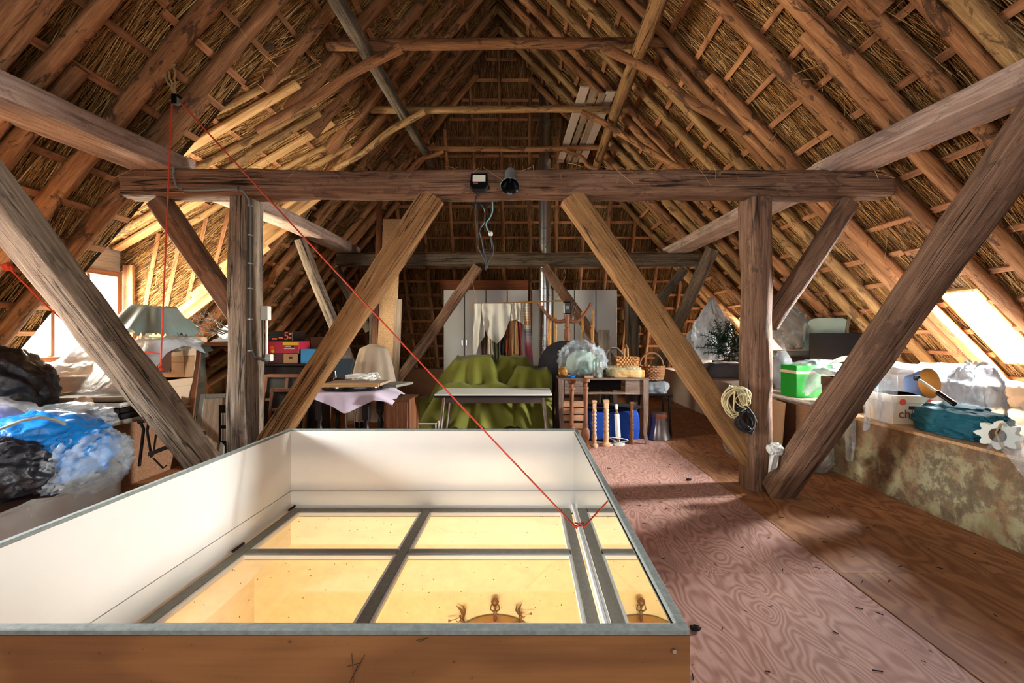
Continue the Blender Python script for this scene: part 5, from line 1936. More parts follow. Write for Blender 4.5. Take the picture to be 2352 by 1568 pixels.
# big mirror leaning on the low wall, framed picture in front
TL, TR, BR = P(396, 787, 5.30), P(500, 785, 5.42), P(530, 1062, 5.06)
BR.z = .0
uu = TR - TL
TLm = BR - uu + (TR - BR) - (TR - BR)
mo = BR - uu
up = TL - mo
mr = thing('framed_mirror', 'tall wooden-framed mirror leaning, carved crest on its top', 'mirror', (mo + BR) / 2)
B = basis(mo, uu, up)
W_, H_ = uu.length, (up - uu.normalized() * up.dot(uu.normalized())).length
fwid = .055
for c_, s_ in (((fwid / 2, H_ / 2, 0), (fwid, H_, .04)), ((W_ - fwid / 2, H_ / 2, 0), (fwid, H_, .04)), ((W_ / 2, fwid / 2, 0), (W_ - 2 * fwid, fwid, .04)), ((W_ / 2, H_ - fwid / 2, 0), (W_ - 2 * fwid, fwid, .04))):
    MB(B).box(c_, s_, ch=.008).build('frame', M['brownwood'], mr)
MB(B).box((W_ / 2, H_ / 2, .003), (W_ - 2 * fwid, H_ - 2 * fwid, .006)).build('mirror_glass', M['old_mirror'], mr)
mb = MB(B)
mb.prism([(W_ / 2 - .10, H_), (W_ / 2 + .10, H_), (W_ / 2 + .07, H_ + .03), (W_ / 2 + .03, H_ + .035), (W_ / 2, H_ + .07), (W_ / 2 - .03, H_ + .035), (W_ / 2 - .07, H_ + .03)], -.012, .012)
mb.build('crest', M['plaster'], mr)
pic = thing('picture_frame', 'grey-green picture frame leaning against the tall mirror', 'picture frame', P(455, 1075, 4.88))
o_ = PZ(437, 1078, 0.0)
B = basis(o_, (1, .25, 0), V((-.10, .30, 1)))
W_, H_ = .30, .80
for c_, s_ in (((.025, H_ / 2, 0), (.05, H_, .03)), ((W_ - .025, H_ / 2, 0), (.05, H_, .03)), ((W_ / 2, .025, 0), (W_ - .1, .05, .03)), ((W_ / 2, H_ - .025, 0), (W_ - .1, .05, .03))):
    MB(B).box(c_, s_, ch=.006).build('frame', M['frame_grey'], pic)
MB(B).box((W_ / 2, H_ / 2, 0), (W_ - .1, H_ - .1, .008)).build('backing', M['board_old'], pic)
gr = thing('wire_rack', 'dark rack with white bars standing between mirror and post', 'rack', P(510, 1035, 4.75))
gb = PZ(500, 1075, 0) + V((0, .05, 0))
MB().box(gb + V((.03, .04, .33)), (.15, .02, .66), ch=.004).build('panel', M['black'], gr)
for j in range(2):
    for i in range(6):
        p = gb + V((-.01 + i * .017, .026, .34 + j * .17))
        MB().box(p, (.008, .006, .13)).build('bar', M['white_lam'], gr)

# fruit cartons on the platform, polythene sheet over them, tarpaulin
GCt = 'cartons stacked on the platform by the dormer'
carton('carton', 'printed fruit carton by the mirror, lowest of the visible stack', -4.55, -4.05, 5.45, 5.85, ZL, ZL + .27, M['carton_dark'], 'chico', GCt)
carton('carton', 'printed fruit carton with hand hole, middle of the stack by the mirror', -4.55, -4.07, 5.45, 5.85, ZL + .272, ZL + .53, M['carton'], 'chico', GCt)
carton('carton', 'topmost pale fruit carton under the dusty film by the mirror', -4.53, -4.08, 5.45, 5.85, ZL + .532, ZL + .76, M['carton_pale'], 'chico', GCt)
carton('carton', 'brown carton half hidden beneath the milky polythene sheet', -4.75, -4.25, 4.62, 5.2, ZL, ZL + .36, M['carton'], None, GCt)
carton('carton', 'dark carton standing on the brown one under the milky sheet', -4.55, -4.10, 4.85, 5.3, ZL + .362, ZL + .66, M['carton_dark'], None, GCt)
carton('carton', 'pale carton below the tarpaulin bundle', -4.15, -3.80, 4.78, 5.25, ZL, ZL + .30, M['carton_pale'], None, GCt, hole=False)
carton('carton', 'long low carton with round red print under the sheet hem', -4.28, -3.78, 4.50, 4.75, ZL, ZL + .15, M['carton_pale'], None, GCt, lid=False)
c7 = bpy.data.objects['carton.006']
mb = MB(basis((-4.08, 4.499, ZL + .07), (1, 0, 0), (0, 0, 1)))
mb.lathe([(.045, 0), (.045, .0015)], n=20)
mb.build('printed_disc', M['purple'], c7)
mb = MB(basis((-3.86, 4.499, ZL + .07), (1, 0, 0), (0, 0, 1)))
mb.lathe([(.05, 0), (.05, .0015)], n=20)
mb.build('printed_disc', M['card_red'], c7)
mb = MB()
sb = [(-4.60, -3.86, 4.80, 5.40, 1.36), (-4.85, -4.4, 4.55, 5.2, 1.12)]
drape(mb, sb, -5.0, -3.74, 4.25, 5.42, 70, 60, 1.15, .03, 5, 5.0, .70)
o = mb.build('polythene_sheet', M['film_white'], None, smooth='all', origin=(-4.2, 5.0, ZL))
tag(o, 'milky polythene sheet tented over cartons below the dormer window', 'plastic sheet')
mb = MB()
tb2 = [(-4.36, -4.05, 5.05, 5.3, 1.74), (-4.48, -3.95, 5.0, 5.38, 1.60)]
drape(mb, tb2, -4.70, -3.70, 4.80, 5.55, 46, 40, 1.4, .02, 7, 9.0, 1.40)
o = mb.build('tarpaulin', M['tarp'], None, smooth='all', origin=(-4.2, 5.2, 1.4))
tag(o, 'grey-green tarpaulin bundle heaped on the milky polythene sheet', 'tarpaulin')
mb = MB()
crumple(mb, (-4.08, 5.22, 1.34), (.30, .2, .09), 23.0, .35, 2.2, None, 4)
o = mb.build('dusty_film', M['film_grey'], None, smooth=75, origin=(-3.98, 5.25, 1.25))
tag(o, 'dusty crumpled film trailing from under the tarpaulin', 'plastic sheet')
# white bag, twigs, boxes left of the post
carton('carton', 'white printed carton under the bare twigs', -3.98, -3.62, 6.2, 6.6, ZL, 1.12, M['white_lam'], None, 'cartons behind the post', hole=False)
carton('carton', 'pale carton stacked above the white one below the twigs', -3.96, -3.64, 6.22, 6.58, 1.122, 1.40, M['carton_pale'], None, 'cartons behind the post')
mb = MB()
crumple(mb, (-3.83, 6.15, 1.42), (.22, .2, .15), 27.0, .3, 2.4, None, 4)
o = mb.build('white_bag', M['film_white'], None, smooth=75, origin=(-3.83, 6.15, 1.3))
tag(o, 'white plastic bag slumped on the carton under the twigs', 'bag')
tw = thing('twig_bundle', 'bundle of bare branching twigs spread beside the post', 'branches', P(500, 765, 5.7))
rt = random.Random(77)


def branch(p, d, ln, r, depth):
    pts = [p.copy()]
    for i in range(5):
        d = (d + V((rt.uniform(-.35, .35), rt.uniform(-.25, .25), rt.uniform(-.25, .3)))).normalized()
        p = p + d * ln / 5
        pts.append(p.copy())
    MB().tube(pts, [r * (1 - .14 * i) for i in range(6)], 5).build('twig', M['twig'], tw)
    if depth:
        for i in (2, 3, 5):
            branch(pts[i], (d + V((rt.uniform(-.9, .9), rt.uniform(-.4, .4), rt.uniform(-.5, .8)))).normalized(), ln * .55, r * .55, depth - 1)


root_p = P(512, 768, 5.7)
for i in range(6):
    branch(root_p + V((.02 * i, 0, .01 * i)), V((-1, rt.uniform(-.2, .2), rt.uniform(-.05, .85))).normalized(), rt.uniform(.28, .48), .009, 2)

# stack of flat framed panels on the edge of the platform
GPn = 'flat panels stacked on the low wall'
lb = ('lowest grey panel in the flat stack on the low wall', 'second panel from below in the flat stack on the low wall', 'dark middle panel in the flat stack on the low wall', 'fourth panel, white-edged, in the flat stack on the low wall', 'topmost pale dusty panel of the flat stack on the low wall')
for i in range(5):
    z0_ = ZL + .002 + i * .048
    c_ = V((-3.88 - .015 * i, 4.12 + .02 * i, z0_))
    t = thing('flat_panel', lb[i], 'panel', c_, GPn)
    T = Matrix.Translation(c_) @ Matrix.Rotation(.06 * (i - 2), 4, 'Z')
    MB(T).box((0, 0, .012), (.80, .5, .012)).build('sheet', M[('board_old', 'darkpanel', 'darkpanel', 'board_old', 'frame_grey')[i]], t)
    for c2, s2 in (((0, -.235, .022), (.80, .03, .04)), ((0, .235, .022), (.80, .03, .04)), ((-.385, 0, .022), (.03, .438, .04)), ((.385, 0, .022), (.03, .438, .04))):
        MB(T).box(c2, s2, ch=.003).build('edge_rail', M[('frame_grey', 'darkwood', 'darkwood', 'white_strip', 'board_old')[i]], t)

# bags in the near left corner
bbag = thing('bin_bag', 'bulging black bin bag on the platform below the rafters', 'bag', (-4.12, 3.72, ZL))
mb = MB()
crumple(mb, (-4.16, 3.58, .98), (.36, .30, .31), 31.0, .17, 1.7, ZL + .003, 5)
mb.build('body', M['blackbag'], bbag, smooth=75)
mb = MB()
crumple(mb, (-3.68, 3.80, .84), (.06, .05, .05), 33.0, .5, 2.6, None, 3)
mb.build('torn_paper', M['carton_pale'], bbag, smooth=75)
cb_ = thing('clear_bag', 'clear bag with lilac print lying against the black bin bag', 'bag', (-3.75, 3.22, ZL))
mb = MB()
crumple(mb, (-3.76, 3.18, .80), (.34, .24, .16), 35.0, .25, 2.0, ZL + .003, 4)
mb.build('body', M['film'], cb_, smooth=75)
mb = MB()
crumple(mb, (-3.68, 3.16, .80), (.16, .14, .12), 37.0, .15, 1.6, ZL + .01, 4)
mb.build('lilac_pack', M['purple'], cb_, smooth=75)
mb = MB()
crumple(mb, (-3.52, 3.55, .76), (.26, .18, .11), 39.0, .35, 2.3, None, 4)
o = mb.build('crumpled_film', M['film'], None, smooth=75, origin=(-3.5, 3.55, ZL))
tag(o, 'crumpled clear film spilling over the low wall edge by flat panels', 'plastic sheet')
bx = thing('large_carton', 'big plastic-wrapped brown carton on the floor under the blue bag', 'box', (-3.2, 2.65, 0))
MB().box((-3.24, 2.62, .225), (.90, .98, .45), ch=.012).build('body', M['carton_dark'], bx)
mb = MB()


def wrap(u, v):
    a = u * 2 * math.pi
    ca, sa = math.cos(a), math.sin(a)
    q = max(abs(ca), abs(sa))
    k = 1 + .012 * math.sin(a * 23) * v
    z = .475 - v * .46
    return (-3.24 + ca / q * .475 * k + .012 * nz((ca * 3, sa * 3, v * 2), 2), 2.62 + sa / q * .512 * k, z + .03 * (1 - v) * nz((ca * 2, sa * 2, 0), 2))


mb.grid(wrap, 120, 12, closed_u=True)
mb.build('plastic_wrap', M['film_grey'], bx, smooth='all')
bl_ = thing('blue_bag', 'shiny blue polythene bag with black folds on the wrapped carton', 'bag', (-3.16, 2.92, .48))
mb = MB()
crumple(mb, (-3.12, 2.95, .66), (.36, .30, .23), 41.0, .20, 1.8, .487, 5)
mb.build('blue_body', M['bluebag'], bl_, smooth=75)
mb = MB()
crumple(mb, (-3.02, 2.62, .62), (.22, .20, .17), 43.0, .24, 1.9, .489, 5)
mb.build('black_fold', M['blackbag'], bl_, smooth=75)
lettering('Gen', M['print_black'], bl_, basis(P(140, 1012, 2.70), (1, .25, -.45), (.4, .1, 1)), .03)
mb = MB()
crumple(mb, (-2.84, 2.96, .58), (.13, .26, .18), 45.0, .35, 2.4, .40, 5)
o = mb.build('clear_wrap', M['film'], None, smooth=75, origin=(-2.9, 2.9, .45))
tag(o, 'glossy clear film bunched along the blue bag', 'plastic sheet')
mb = MB()
crumple(mb, (-3.30, 2.25, .55), (.24, .16, .08), 47.0, .35, 2.4, .487, 4)
o = mb.build('clear_wrap', M['film'], None, smooth=75, origin=(-3.15, 2.3, .487))
tag(o, 'clear film lump on the wrapped carton below the black fold', 'plastic sheet')
o = MB().tube([P(-60, 1010, 2.62), P(0, 985, 2.62), P(50, 966, 2.66), P(95, 958, 2.7), P(130, 964, 2.75), P(150, 975, 2.78)], .009, 8).build('bent_hose', M['frame_grey'], None, smooth=True, origin=P(50, 966, 2.66))
tag(o, 'thin grey hose arching over the blue bag', 'hose')

# iron crane hung below the long brace
ir = thing('iron_hanger', 'old wrought-iron hanging contraption roped beneath the long brace', 'ironwork', P(370, 1010, 3.98))
for pts, r_ in (([(322, 968), (330, 985), (320, 1070)], .012), ([(345, 945), (338, 990), (348, 1050)], .010), ([(362, 955), (358, 1000), (352, 1045)], .008), ([(360, 940), (385, 990), (402, 1035)], .009)):
    MB().tube([P(a, b, 3.98) for a, b in pts], r_, 8).build('iron_bar', M['iron'], ir)
MB().slab(P(340, 1048, 3.9), P(465, 1000, 3.9) - P(340, 1048, 3.9), (0, .05, 0), (0, 0, .035)).build('iron_beam', M['iron'], ir)
MB().tube([P(318, 970, 3.98), P(350, 962, 3.98)], .014, 8).build('crosspiece', M['iron'], ir)
MB().tube([P(352, 1052, 3.9), P(375, 1075, 3.9), P(383, 1068, 3.9)], .007, 8).build('hook', M['iron'], ir)

# dark cupboard with boxes behind the post
cu = thing('dark_cupboard', 'low dark cupboard behind the post bearing bright fruit boxes', 'cabinet', (-3.32, 6.5, 0))
MB().box((-3.32, 6.55, .50), (.80, .55, 1.0), ch=.006).build('body', M['darkwood'], cu)
MB().box((-3.32, 6.55, 1.015), (.86, .60, .03), ch=.005).build('top', M['darkwood'], cu)
MB().box((-3.52, 6.27, .48), (.36, .014, .85), ch=.003).build('door', M['darkwood'], cu)
MB().box((-3.12, 6.27, .48), (.36, .014, .85), ch=.003).build('door', M['darkwood'], cu)
GBx = 'bright boxes on the dark cupboard'
b1 = carton('fruit_box', 'maroon fruit box with plain carton end at bottom of bright stack', -3.56, -3.14, 6.30, 6.70, 1.031, 1.165, M['card_maroon'], None, GBx, lid=False, hole=False)
MB().box((-3.235, 6.297, 1.098), (.19, .006, .128)).build('carton_end', M['carton'], b1)
MB().box((-3.235, 6.293, 1.11), (.05, .004, .028), ch=.001).build('hand_hole', M['seam'], b1)
b2 = carton('fruit_box', 'crimson fruit box with yellow printed band, middle of bright stack', -3.57, -3.12, 6.30, 6.70, 1.167, 1.335, M['card_red'], None, GBx, lid=False, hole=False)
MB().box((-3.235, 6.297, 1.305), (.215, .006, .045)).build('yellow_band', M['card_yellow'], b2)
MB().box((-3.25, 6.2965, 1.262), (.11, .005, .008)).build('print_line', M['white_lam'], b2)
MB().box((-3.25, 6.2965, 1.235), (.15, .005, .008)).build('print_line', M['white_lam'], b2)
MB().box((-3.21, 6.296, 1.265), (.035, .005, .018)).build('hand_hole', M['seam'], b2)
MB().box((-3.14, 6.2965, 1.19), (.025, .005, .03)).build('green_mark', M['greenbox'], b2)
mb = MB(basis((-3.48, 6.298, 1.235), (1, 0, 0), (0, 0, 1)))
for i in range(7):
    mb.lathe([(.022, 0), (.022, .002)], (.03 * math.cos(i * 2.2) * (i % 3), .026 * math.sin(i * 2.2) * (i % 3) * .7, .0003 * i), 12)
    mb.build('printed_fruit', M['card_yellow' if i % 2 else 'print_orange'], b2)
    mb = MB(basis((-3.48, 6.298, 1.235), (1, 0, 0), (0, 0, 1)))
b3 = carton('fruit_box', 'black fruit box with orange number on top of bright stack', -3.54, -3.22, 6.32, 6.68, 1.337, 1.475, M['black'], None, GBx, lid=False, hole=False)
lettering('5', M['print_orange'], b3, basis((-3.305, 6.316, 1.405), (1, 0, 0), (0, 0, 1)), .15)
for x_, z_, w_ in ((-3.47, 1.37, .07), (-3.38, 1.385, .06), (-3.25, 1.385, .03), (-3.25, 1.44, .03)):
    MB().box((x_, 6.3175, z_), (w_, .004, .022)).build('orange_mark', M['print_orange'], b3)
carton('carton', 'plain brown carton behind the blue one on the cupboard', -3.10, -2.92, 6.6, 6.8, 1.031, 1.40, M['carton_dark'], None, GBx, hole=False)
carton('carton', 'sky blue flat carton on the cupboard beside bright stack', -3.10, -2.88, 6.30, 6.55, 1.031, 1.23, M['blue_card'], None, GBx, hole=False, lid=False)
sc_ = thing('cane_panels', 'wooden frames with dark woven panels leaning before the cupboard', 'screen', (-3.1, 6.0, 0))
for i, (px_, py_, w_, h_, lean) in enumerate(((640, 840, .62, .90, .03), (655, 880, .5, .72, .12))):
    o_ = V((P(px_, 0, 6.0).x - .3 + .08 * i, 6.06 - .12 * i, .0))
    B = basis(o_, (1, 0, 0), V((lean, .17, 1)))
    for c_, s_ in (((.02, h_ / 2, 0), (.04, h_, .03)), ((w_ - .02, h_ / 2, 0), (.04, h_, .03)), ((w_ / 2, .02, 0), (w_ - .08, .04, .03)), ((w_ / 2, h_ - .02, 0), (w_ - .08, .05, .03)), ((w_ / 2, h_ * .62, 0), (w_ - .08, .04, .03)), ((w_ / 2, h_ * .8, .004), (.03, h_ * .3, .025))):
        MB(B).box(c_, s_, ch=.005).build('frame_rail', M['brownwood'], sc_)
    MB(B).box((w_ / 2, h_ * .8, -.004), (w_ - .08, h_ * .32, .006)).build('woven_panel', M['mesh_dark'], sc_)
    MB(B).box((w_ / 2, h_ * .33, -.004), (w_ - .08, h_ * .52, .006)).build('woven_panel', M['mesh_dark'], sc_)
    for j in range(5):
        MB(B).box((w_ * (.55 + .07 * j), h_ * .3, .004), (.012, h_ * .5, .01)).build('slat', M['brownwood'], sc_)

# ------------------------------------------------------------------ right side: goods on the low wall platform
ZR = .624
ft = thing('artificial_tree', 'dark green artificial fir bundled in a torn white bag', 'tree', (3.62, 8.3, .95))
rt = random.Random(5)
for i in range(64):
    a = rt.uniform(-.9, .9)
    p0 = V((3.72 + rt.uniform(-.3, .22), 8.12 + rt.uniform(-.1, .1), .98 + rt.uniform(0, .38)))
    d = V((rt.uniform(-.8, .5), rt.uniform(-.5, .2), rt.uniform(.05, 1.0))).normalized()
    ln = rt.uniform(.3, .55)
    mb = MB()
    pts = [p0 + d * ln * t + V((0, 0, -.05 * t * t)) for t in (0, .33, .66, 1)]
    mb.tube(pts, .006, 5)
    for k in range(34):
        t = k / 34
        q = p0 + d * ln * t + V((0, 0, -.05 * t * t))
        o1 = d.orthogonal().normalized()
        o2 = d.cross(o1)
        an = k * 2.4
        tip = q + (o1 * math.cos(an) + o2 * math.sin(an)) * .06 + d * .04
        s_ = d * .008
        mb.add([q - s_, q + s_, tip], [(0, 1, 2)])
    br = mb.build('fir_branch', M['fir'], ft)
mb = MB()
crumple(mb, (3.52, 8.62, 1.42), (.34, .18, .48), 51.0, .2, 1.8, .96, 5, neck=.8)
mb.build('torn_bag', M['film_white'], ft, smooth=75)
bxs = thing('travel_chest', 'dark hairy-covered chest below the artificial fir', 'chest', (3.62, 8.25, .672))
mb = MB()
crumple(mb, (3.62, 8.2, .80), (.42, .25, .15), 53.0, .2, 3.0, .674, 4, square=.6)
mb.build('body', M['fab_grey'], bxs, smooth=75)
MB().box((3.72, 7.97, .93), (.30, .02, .02)).build('pale_rail', M['board_new'], bxs)
mb = MB()
crumple(mb, (3.45, 9.05, 1.20), (.30, .25, .33), 55.0, .25, 2.0, .675, 4)
o = mb.build('white_bag', M['film_white'], None, smooth=75, origin=(3.45, 9.05, .675))
tag(o, 'bright white plastic bag behind the split orange brace, by fir bundle', 'bag')

gb_ = thing('green_box', 'bright green box with pale band, partly under film, beside rope-coil post', 'box', (3.44, 5.62, .672))
MB().box((3.44, 5.62, .863), (.42, .34, .38), ch=.005).build('body', M['greenbox'], gb_)
MB().box((3.44, 5.62, .975), (.424, .344, .035)).build('pale_band', M['carton_pale'], gb_)
mb = MB()
crumple(mb, (3.58, 5.58, .672 + .20), (.27, .25, .24), 57.0, .22, 2.0, .675, 5, square=.5)
o = mb.build('film_wrap', M['film'], None, smooth=75, origin=(3.56, 5.58, ZR))
tag(o, 'clear film pulled over the bright green box', 'plastic sheet')
mb = MB()
crumple(mb, (3.34, 5.95, .95), (.11, .12, .28), 59.0, .2, 2.2, .675, 4, neck=.9)
o = mb.build('clear_bag', M['film'], None, smooth=75, origin=(3.3, 5.9, ZR))
tag(o, 'small gathered clear bag squeezed between post and green box', 'bag')
pn = thing('leaning_sheet', 'large matt black panel leaning slanted under the roof slope', 'panel', (4.15, 6.1, ZR))
MB().slab((3.70, 5.95, .95), (.95, .1, 0), (.22, .35, .50), (0, .02, -.012)).build('sheet', M['darkpanel'], pn)
MB().box((4.15, 6.25, .815), (.75, .3, .284), ch=.006).build('support_box', M['darkwood'], pn)
cu_ = thing('headboard', 'pale mint rounded headboard behind the matt black panel', 'headboard', (4.30, 6.42, ZR))
mb = MB(basis((4.28, 6.50, 0), (1, 0, 0), (0, 0, 1)))
poly = [(-.32, .98), (.30, .98), (.30, 1.58), (.27, 1.64)] + [(.2 - .05 * i, 1.665) for i in range(8)] + [(-.24, 1.64), (-.30, 1.58), (-.32, 1.5)]
mb.prism(poly, -.03, .03)
mb.build('padded_board', M['cushion'], cu_, smooth=75)
MB().slab((4.40, 6.40, .98), (.04, 0, 0), (.16, .05, .72), (0, .02, 0)).build('batten', M['oak_grey'], cu_)
MB().box((4.28, 6.52, .826), (.5, .04, .306)).build('leg_board', M['board_old'], cu_)
mb = MB()
crumple(mb, (3.78, 6.62, 1.50), (.28, .22, .34), 61.0, .22, 1.9, 1.22, 5, neck=.4)
o = mb.build('dusty_bag', M['film_grey'], None, smooth=75, origin=(3.78, 6.62, 1.22))
tag(o, 'dusty grey plastic sack behind the rope-coil post, on the pale trough', 'bag')
tr = thing('pale_trough', 'long pale dusty trough resting on boxes beneath the dusty sack', 'trough', (3.75, 6.6, 1.1))
MB().box((3.75, 6.60, 1.165), (.75, .35, .09), rot=.10, ch=.02).build('body', M['frame_grey'], tr)
MB().box((3.75, 6.43, 1.21), (.77, .03, .02), rot=.10, ch=.004).build('rim', M['paleboard'], tr)
carton('carton', 'plain carton under the pale trough', 3.45, 4.05, 6.45, 6.8, .674, 1.115, M['carton_dark'], None, None)

# milky film spread over the goods under the roof window
GM = 'cartons under the milky film'
ct = carton('carton', 'fruit carton with brown lettering at the edge of the low wall', 3.26, 3.62, 4.02, 4.40, ZR, ZR + .26, M['carton_pale'], 'chico', GM, rot=-.10, hole=True)
for (dx_, dz_) in ((-.10, .2), (.06, .14), (.12, .2)):
    mb = MB(Matrix.Translation(V((3.44, 4.21, ZR))) @ Matrix.Rotation(-.10, 4, 'Z') @ basis((dx_, -.1985, dz_ * 1.0), (1, 0, 0), (0, 0, 1)))
    mb.lathe([(.028, 0), (.028, .001)], n=16)
    mb.build('printed_disc', M['print_redspot'], ct)
carton('carton', 'brown carton deeper under the milky film', 3.75, 4.3, 4.3, 4.85, ZR, ZR + .40, M['carton'], None, GM)
carton('carton', 'dark carton beneath the milky film next to the brace', 3.30, 3.72, 4.66, 5.1, ZR, ZR + .34, M['carton_dark'], None, GM)
mb = MB()
sb = [(3.70, 4.45, 4.35, 4.95, 1.10), (3.26, 3.7, 4.72, 5.15, 1.03), (3.80, 4.6, 3.75, 4.3, .98)]
drape(mb, sb, 3.22, 4.85, 3.5, 5.35, 80, 80, 1.3, .035, 8, 15.0, .70)
o = mb.build('milky_film', M['film_white'], None, smooth='all', origin=(3.9, 4.4, ZR))
tag(o, 'milky polythene spread over cartons below the bright roof window', 'plastic sheet')
o = MB().grid(lambda u, v: V((3.30 + .55 * u, 5.0 + .35 * v, 1.10 + .12 * u + .05 * math.sin(u * 5) - .22 * (1 - u) * v)), 14, 10).build('white_paper', M['white_lam'], None, smooth='all', origin=(3.4, 5.1, 1.0))
tag(o, 'crisp white sheet edge catching light beside the long brace', 'paper')
for i, (px, pb, w_, lab) in enumerate(((1955, 1055, .12, 'longest clear film strip hanging down the mottled wall'), (1995, 985, .10, 'shorter clear film strip hanging beside the longest one'), (2020, 960, .08, 'narrow film tail hanging over the wall edge by the carton'))):
    Yq = 3.185 * F / (px - CX)
    zb = EYE - (pb - CY) / F * Yq

    def fn(u, v, Yq=Yq, zb=zb, i=i, w_=w_):
        return (3.178 + .018 * math.sin(u * 9 + v * 4 + i) - .012 * v, Yq - .06 + w_ * u * 1.5 * (1 - .35 * v) + .02 * math.sin(v * 6 + i), 1.0 + (zb - 1.0) * v + .02 * math.sin(u * 8))
    o = MB().grid(fn, 14, 20).build('film_strip', M['film'], None, smooth='all', origin=(3.18, Yq, ZR))
    tag(o, lab, 'plastic sheet', 'film strips hanging over the wall')

lp_ = thing('floor_lamp', 'tipped lamp with orange-lined shade and dark pole on the goods', 'lamp', (3.40, 3.85, 1.0))
ax = V((.20, -.85, .10)).normalized()
B = basis((3.40, 3.92, 1.00), ax.orthogonal(), ax.cross(ax.orthogonal()))
MB(B).lathe([(.075, -.10), (.125, .06)], n=28, caps=False).build('lamp_shade', M['foam'], lp_, smooth=True)
MB(B).lathe([(.078, -.10), (.128, .06)], n=28, caps=False).build('shade_cover', M['shade_blue'], lp_, smooth=True)
a, b = P(2106, 868, 3.80), P(2188, 925, 3.50)
MB().tube([a, a + (b - a) * .62], .011, 10).build('pole', M['white_plastic'], lp_, smooth=True)
MB().tube([a + (b - a) * .6, a + (b - a) * 1.05], .019, 10).build('handle', M['black_gloss'], lp_, smooth=True)
MB().lathe([(.022, -.02), (.028, 0), (.022, .02)], a, 14).build('socket', M['black'], lp_, smooth=True)
tc2 = thing('teal_cushion', 'folded teal fabric cushion lying on the low wall edge', 'cushion', (3.42, 3.62, ZR))
mb = MB()
crumple(mb, (3.43, 3.60, ZR + .10), (.20, .33, .12), 63.0, .14, 1.8, ZR + .003, 5, square=.5)
mb.build('body', M['teal'], tc2, smooth=40)
mb = MB()
crumple(mb, (3.47, 3.68, ZR + .20), (.13, .20, .035), 65.0, .25, 2.2, None, 4, square=.5)
mb.build('folded_flap', M['teal'], tc2, smooth=40)
mb = MB()
crumple(mb, (3.66, 3.72, ZR + .26), (.17, .16, .28), 67.0, .26, 2.1, ZR + .003, 5)
o = mb.build('white_bag', M['film_white'], None, smooth=75, origin=(3.66, 3.72, ZR))
tag(o, 'crumpled pale polythene bag beside the tipped lamp', 'bag')
pl_ = thing('plaster_ornament', 'scalloped white plaster ornament standing on the low wall', 'ornament', (3.30, 3.13, ZR))
B = basis((3.28, 3.16, ZR + .095), (.35, -.9, 0), (0, .1, 1))
N = 40
mb = MB(B)
outer = [((.09 + .016 * math.cos(8 * 2 * math.pi * i / N)) * math.cos(2 * math.pi * i / N) * 1.25, (.085 + .016 * math.cos(8 * 2 * math.pi * i / N)) * math.sin(2 * math.pi * i / N)) for i in range(N)]
mb.prism(outer, -.03, .03)
mb.build('scalloped_body', M['plaster'], pl_, smooth=75)
mb = MB(B)
mb.lathe([(.048, .031), (.048, .033), (.001, .033)], n=20, caps=False)
mb.build('hollow', M['oak_dark'], pl_)
MB(B).tube([(.02, .09, .036), (.0, .02, .05), (.03, -.07, .05), (.08, -.10, .04)], .006, 6).build('string', M['rope_tan'], pl_)
big = thing('wrapped_furniture', 'large khaki piece wrapped in dusty polythene, at the low wall end', 'furniture', (3.75, 2.55, ZR))
MB().box((3.80, 2.58, ZR + .26), (1.0, .72, .52), rot=.05, ch=.02).build('body', M['khaki'], big)
mb = MB()
sb = [(3.33, 4.3, 2.25, 2.93, 1.165)]
drape(mb, sb, 3.06, 4.6, 1.95, 3.14, 50, 46, 2.2, .02, 9, 19.0, ZR - .12)
mb.build('polythene_cover', M['film'], big, smooth='all')
o = MB().slab((2.98, 5.32, 0), (.10, .48, 0), (.06, .02, .62), (-.012, .003, 0)).build('cardboard_sheet', M['carton'], None, origin=(3.08, 5.5, 0))
tag(o, 'brown cardboard sheet leaning on the low wall behind the post', 'cardboard')
mb = MB()
crumple(mb, (3.02, 4.80, .17), (.12, .22, .17), 71.0, .3, 2.2, .003, 4)
o = mb.build('floor_film', M['film_grey'], None, smooth=75, origin=(3.02, 4.8, 0))
tag(o, 'dusty film heap on the floor against the mottled wall foot', 'plastic sheet')

def curtain(u, v):
    y = 3.98 + .62 * u
    return (3.205 + .02 * math.sin(u * 17 + v * 3) + .03 * (1 - v) + .012 * math.sin(u * 41), y + .04 * v * math.sin(u * 6), 1.06 - (.34 + .14 * math.sin(u * 9)) * v + .05 * u)


o = MB().grid(curtain, 44, 16).build('film_curtain', M['film'], None, smooth='all', origin=(3.2, 4.3, 1.0))
tag(o, 'clear crinkled film hanging in front of the lettered fruit carton', 'plastic sheet')

# ------------------------------------------------------------------ ropes, cables, lamps on the beam, small litter


def sag(a, b, dip, n=24):
    a, b = V(a), V(b)
    return [a + (b - a) * (i / n) - V((0, 0, dip * 4 * (i / n) * (1 - i / n))) for i in range(n + 1)]


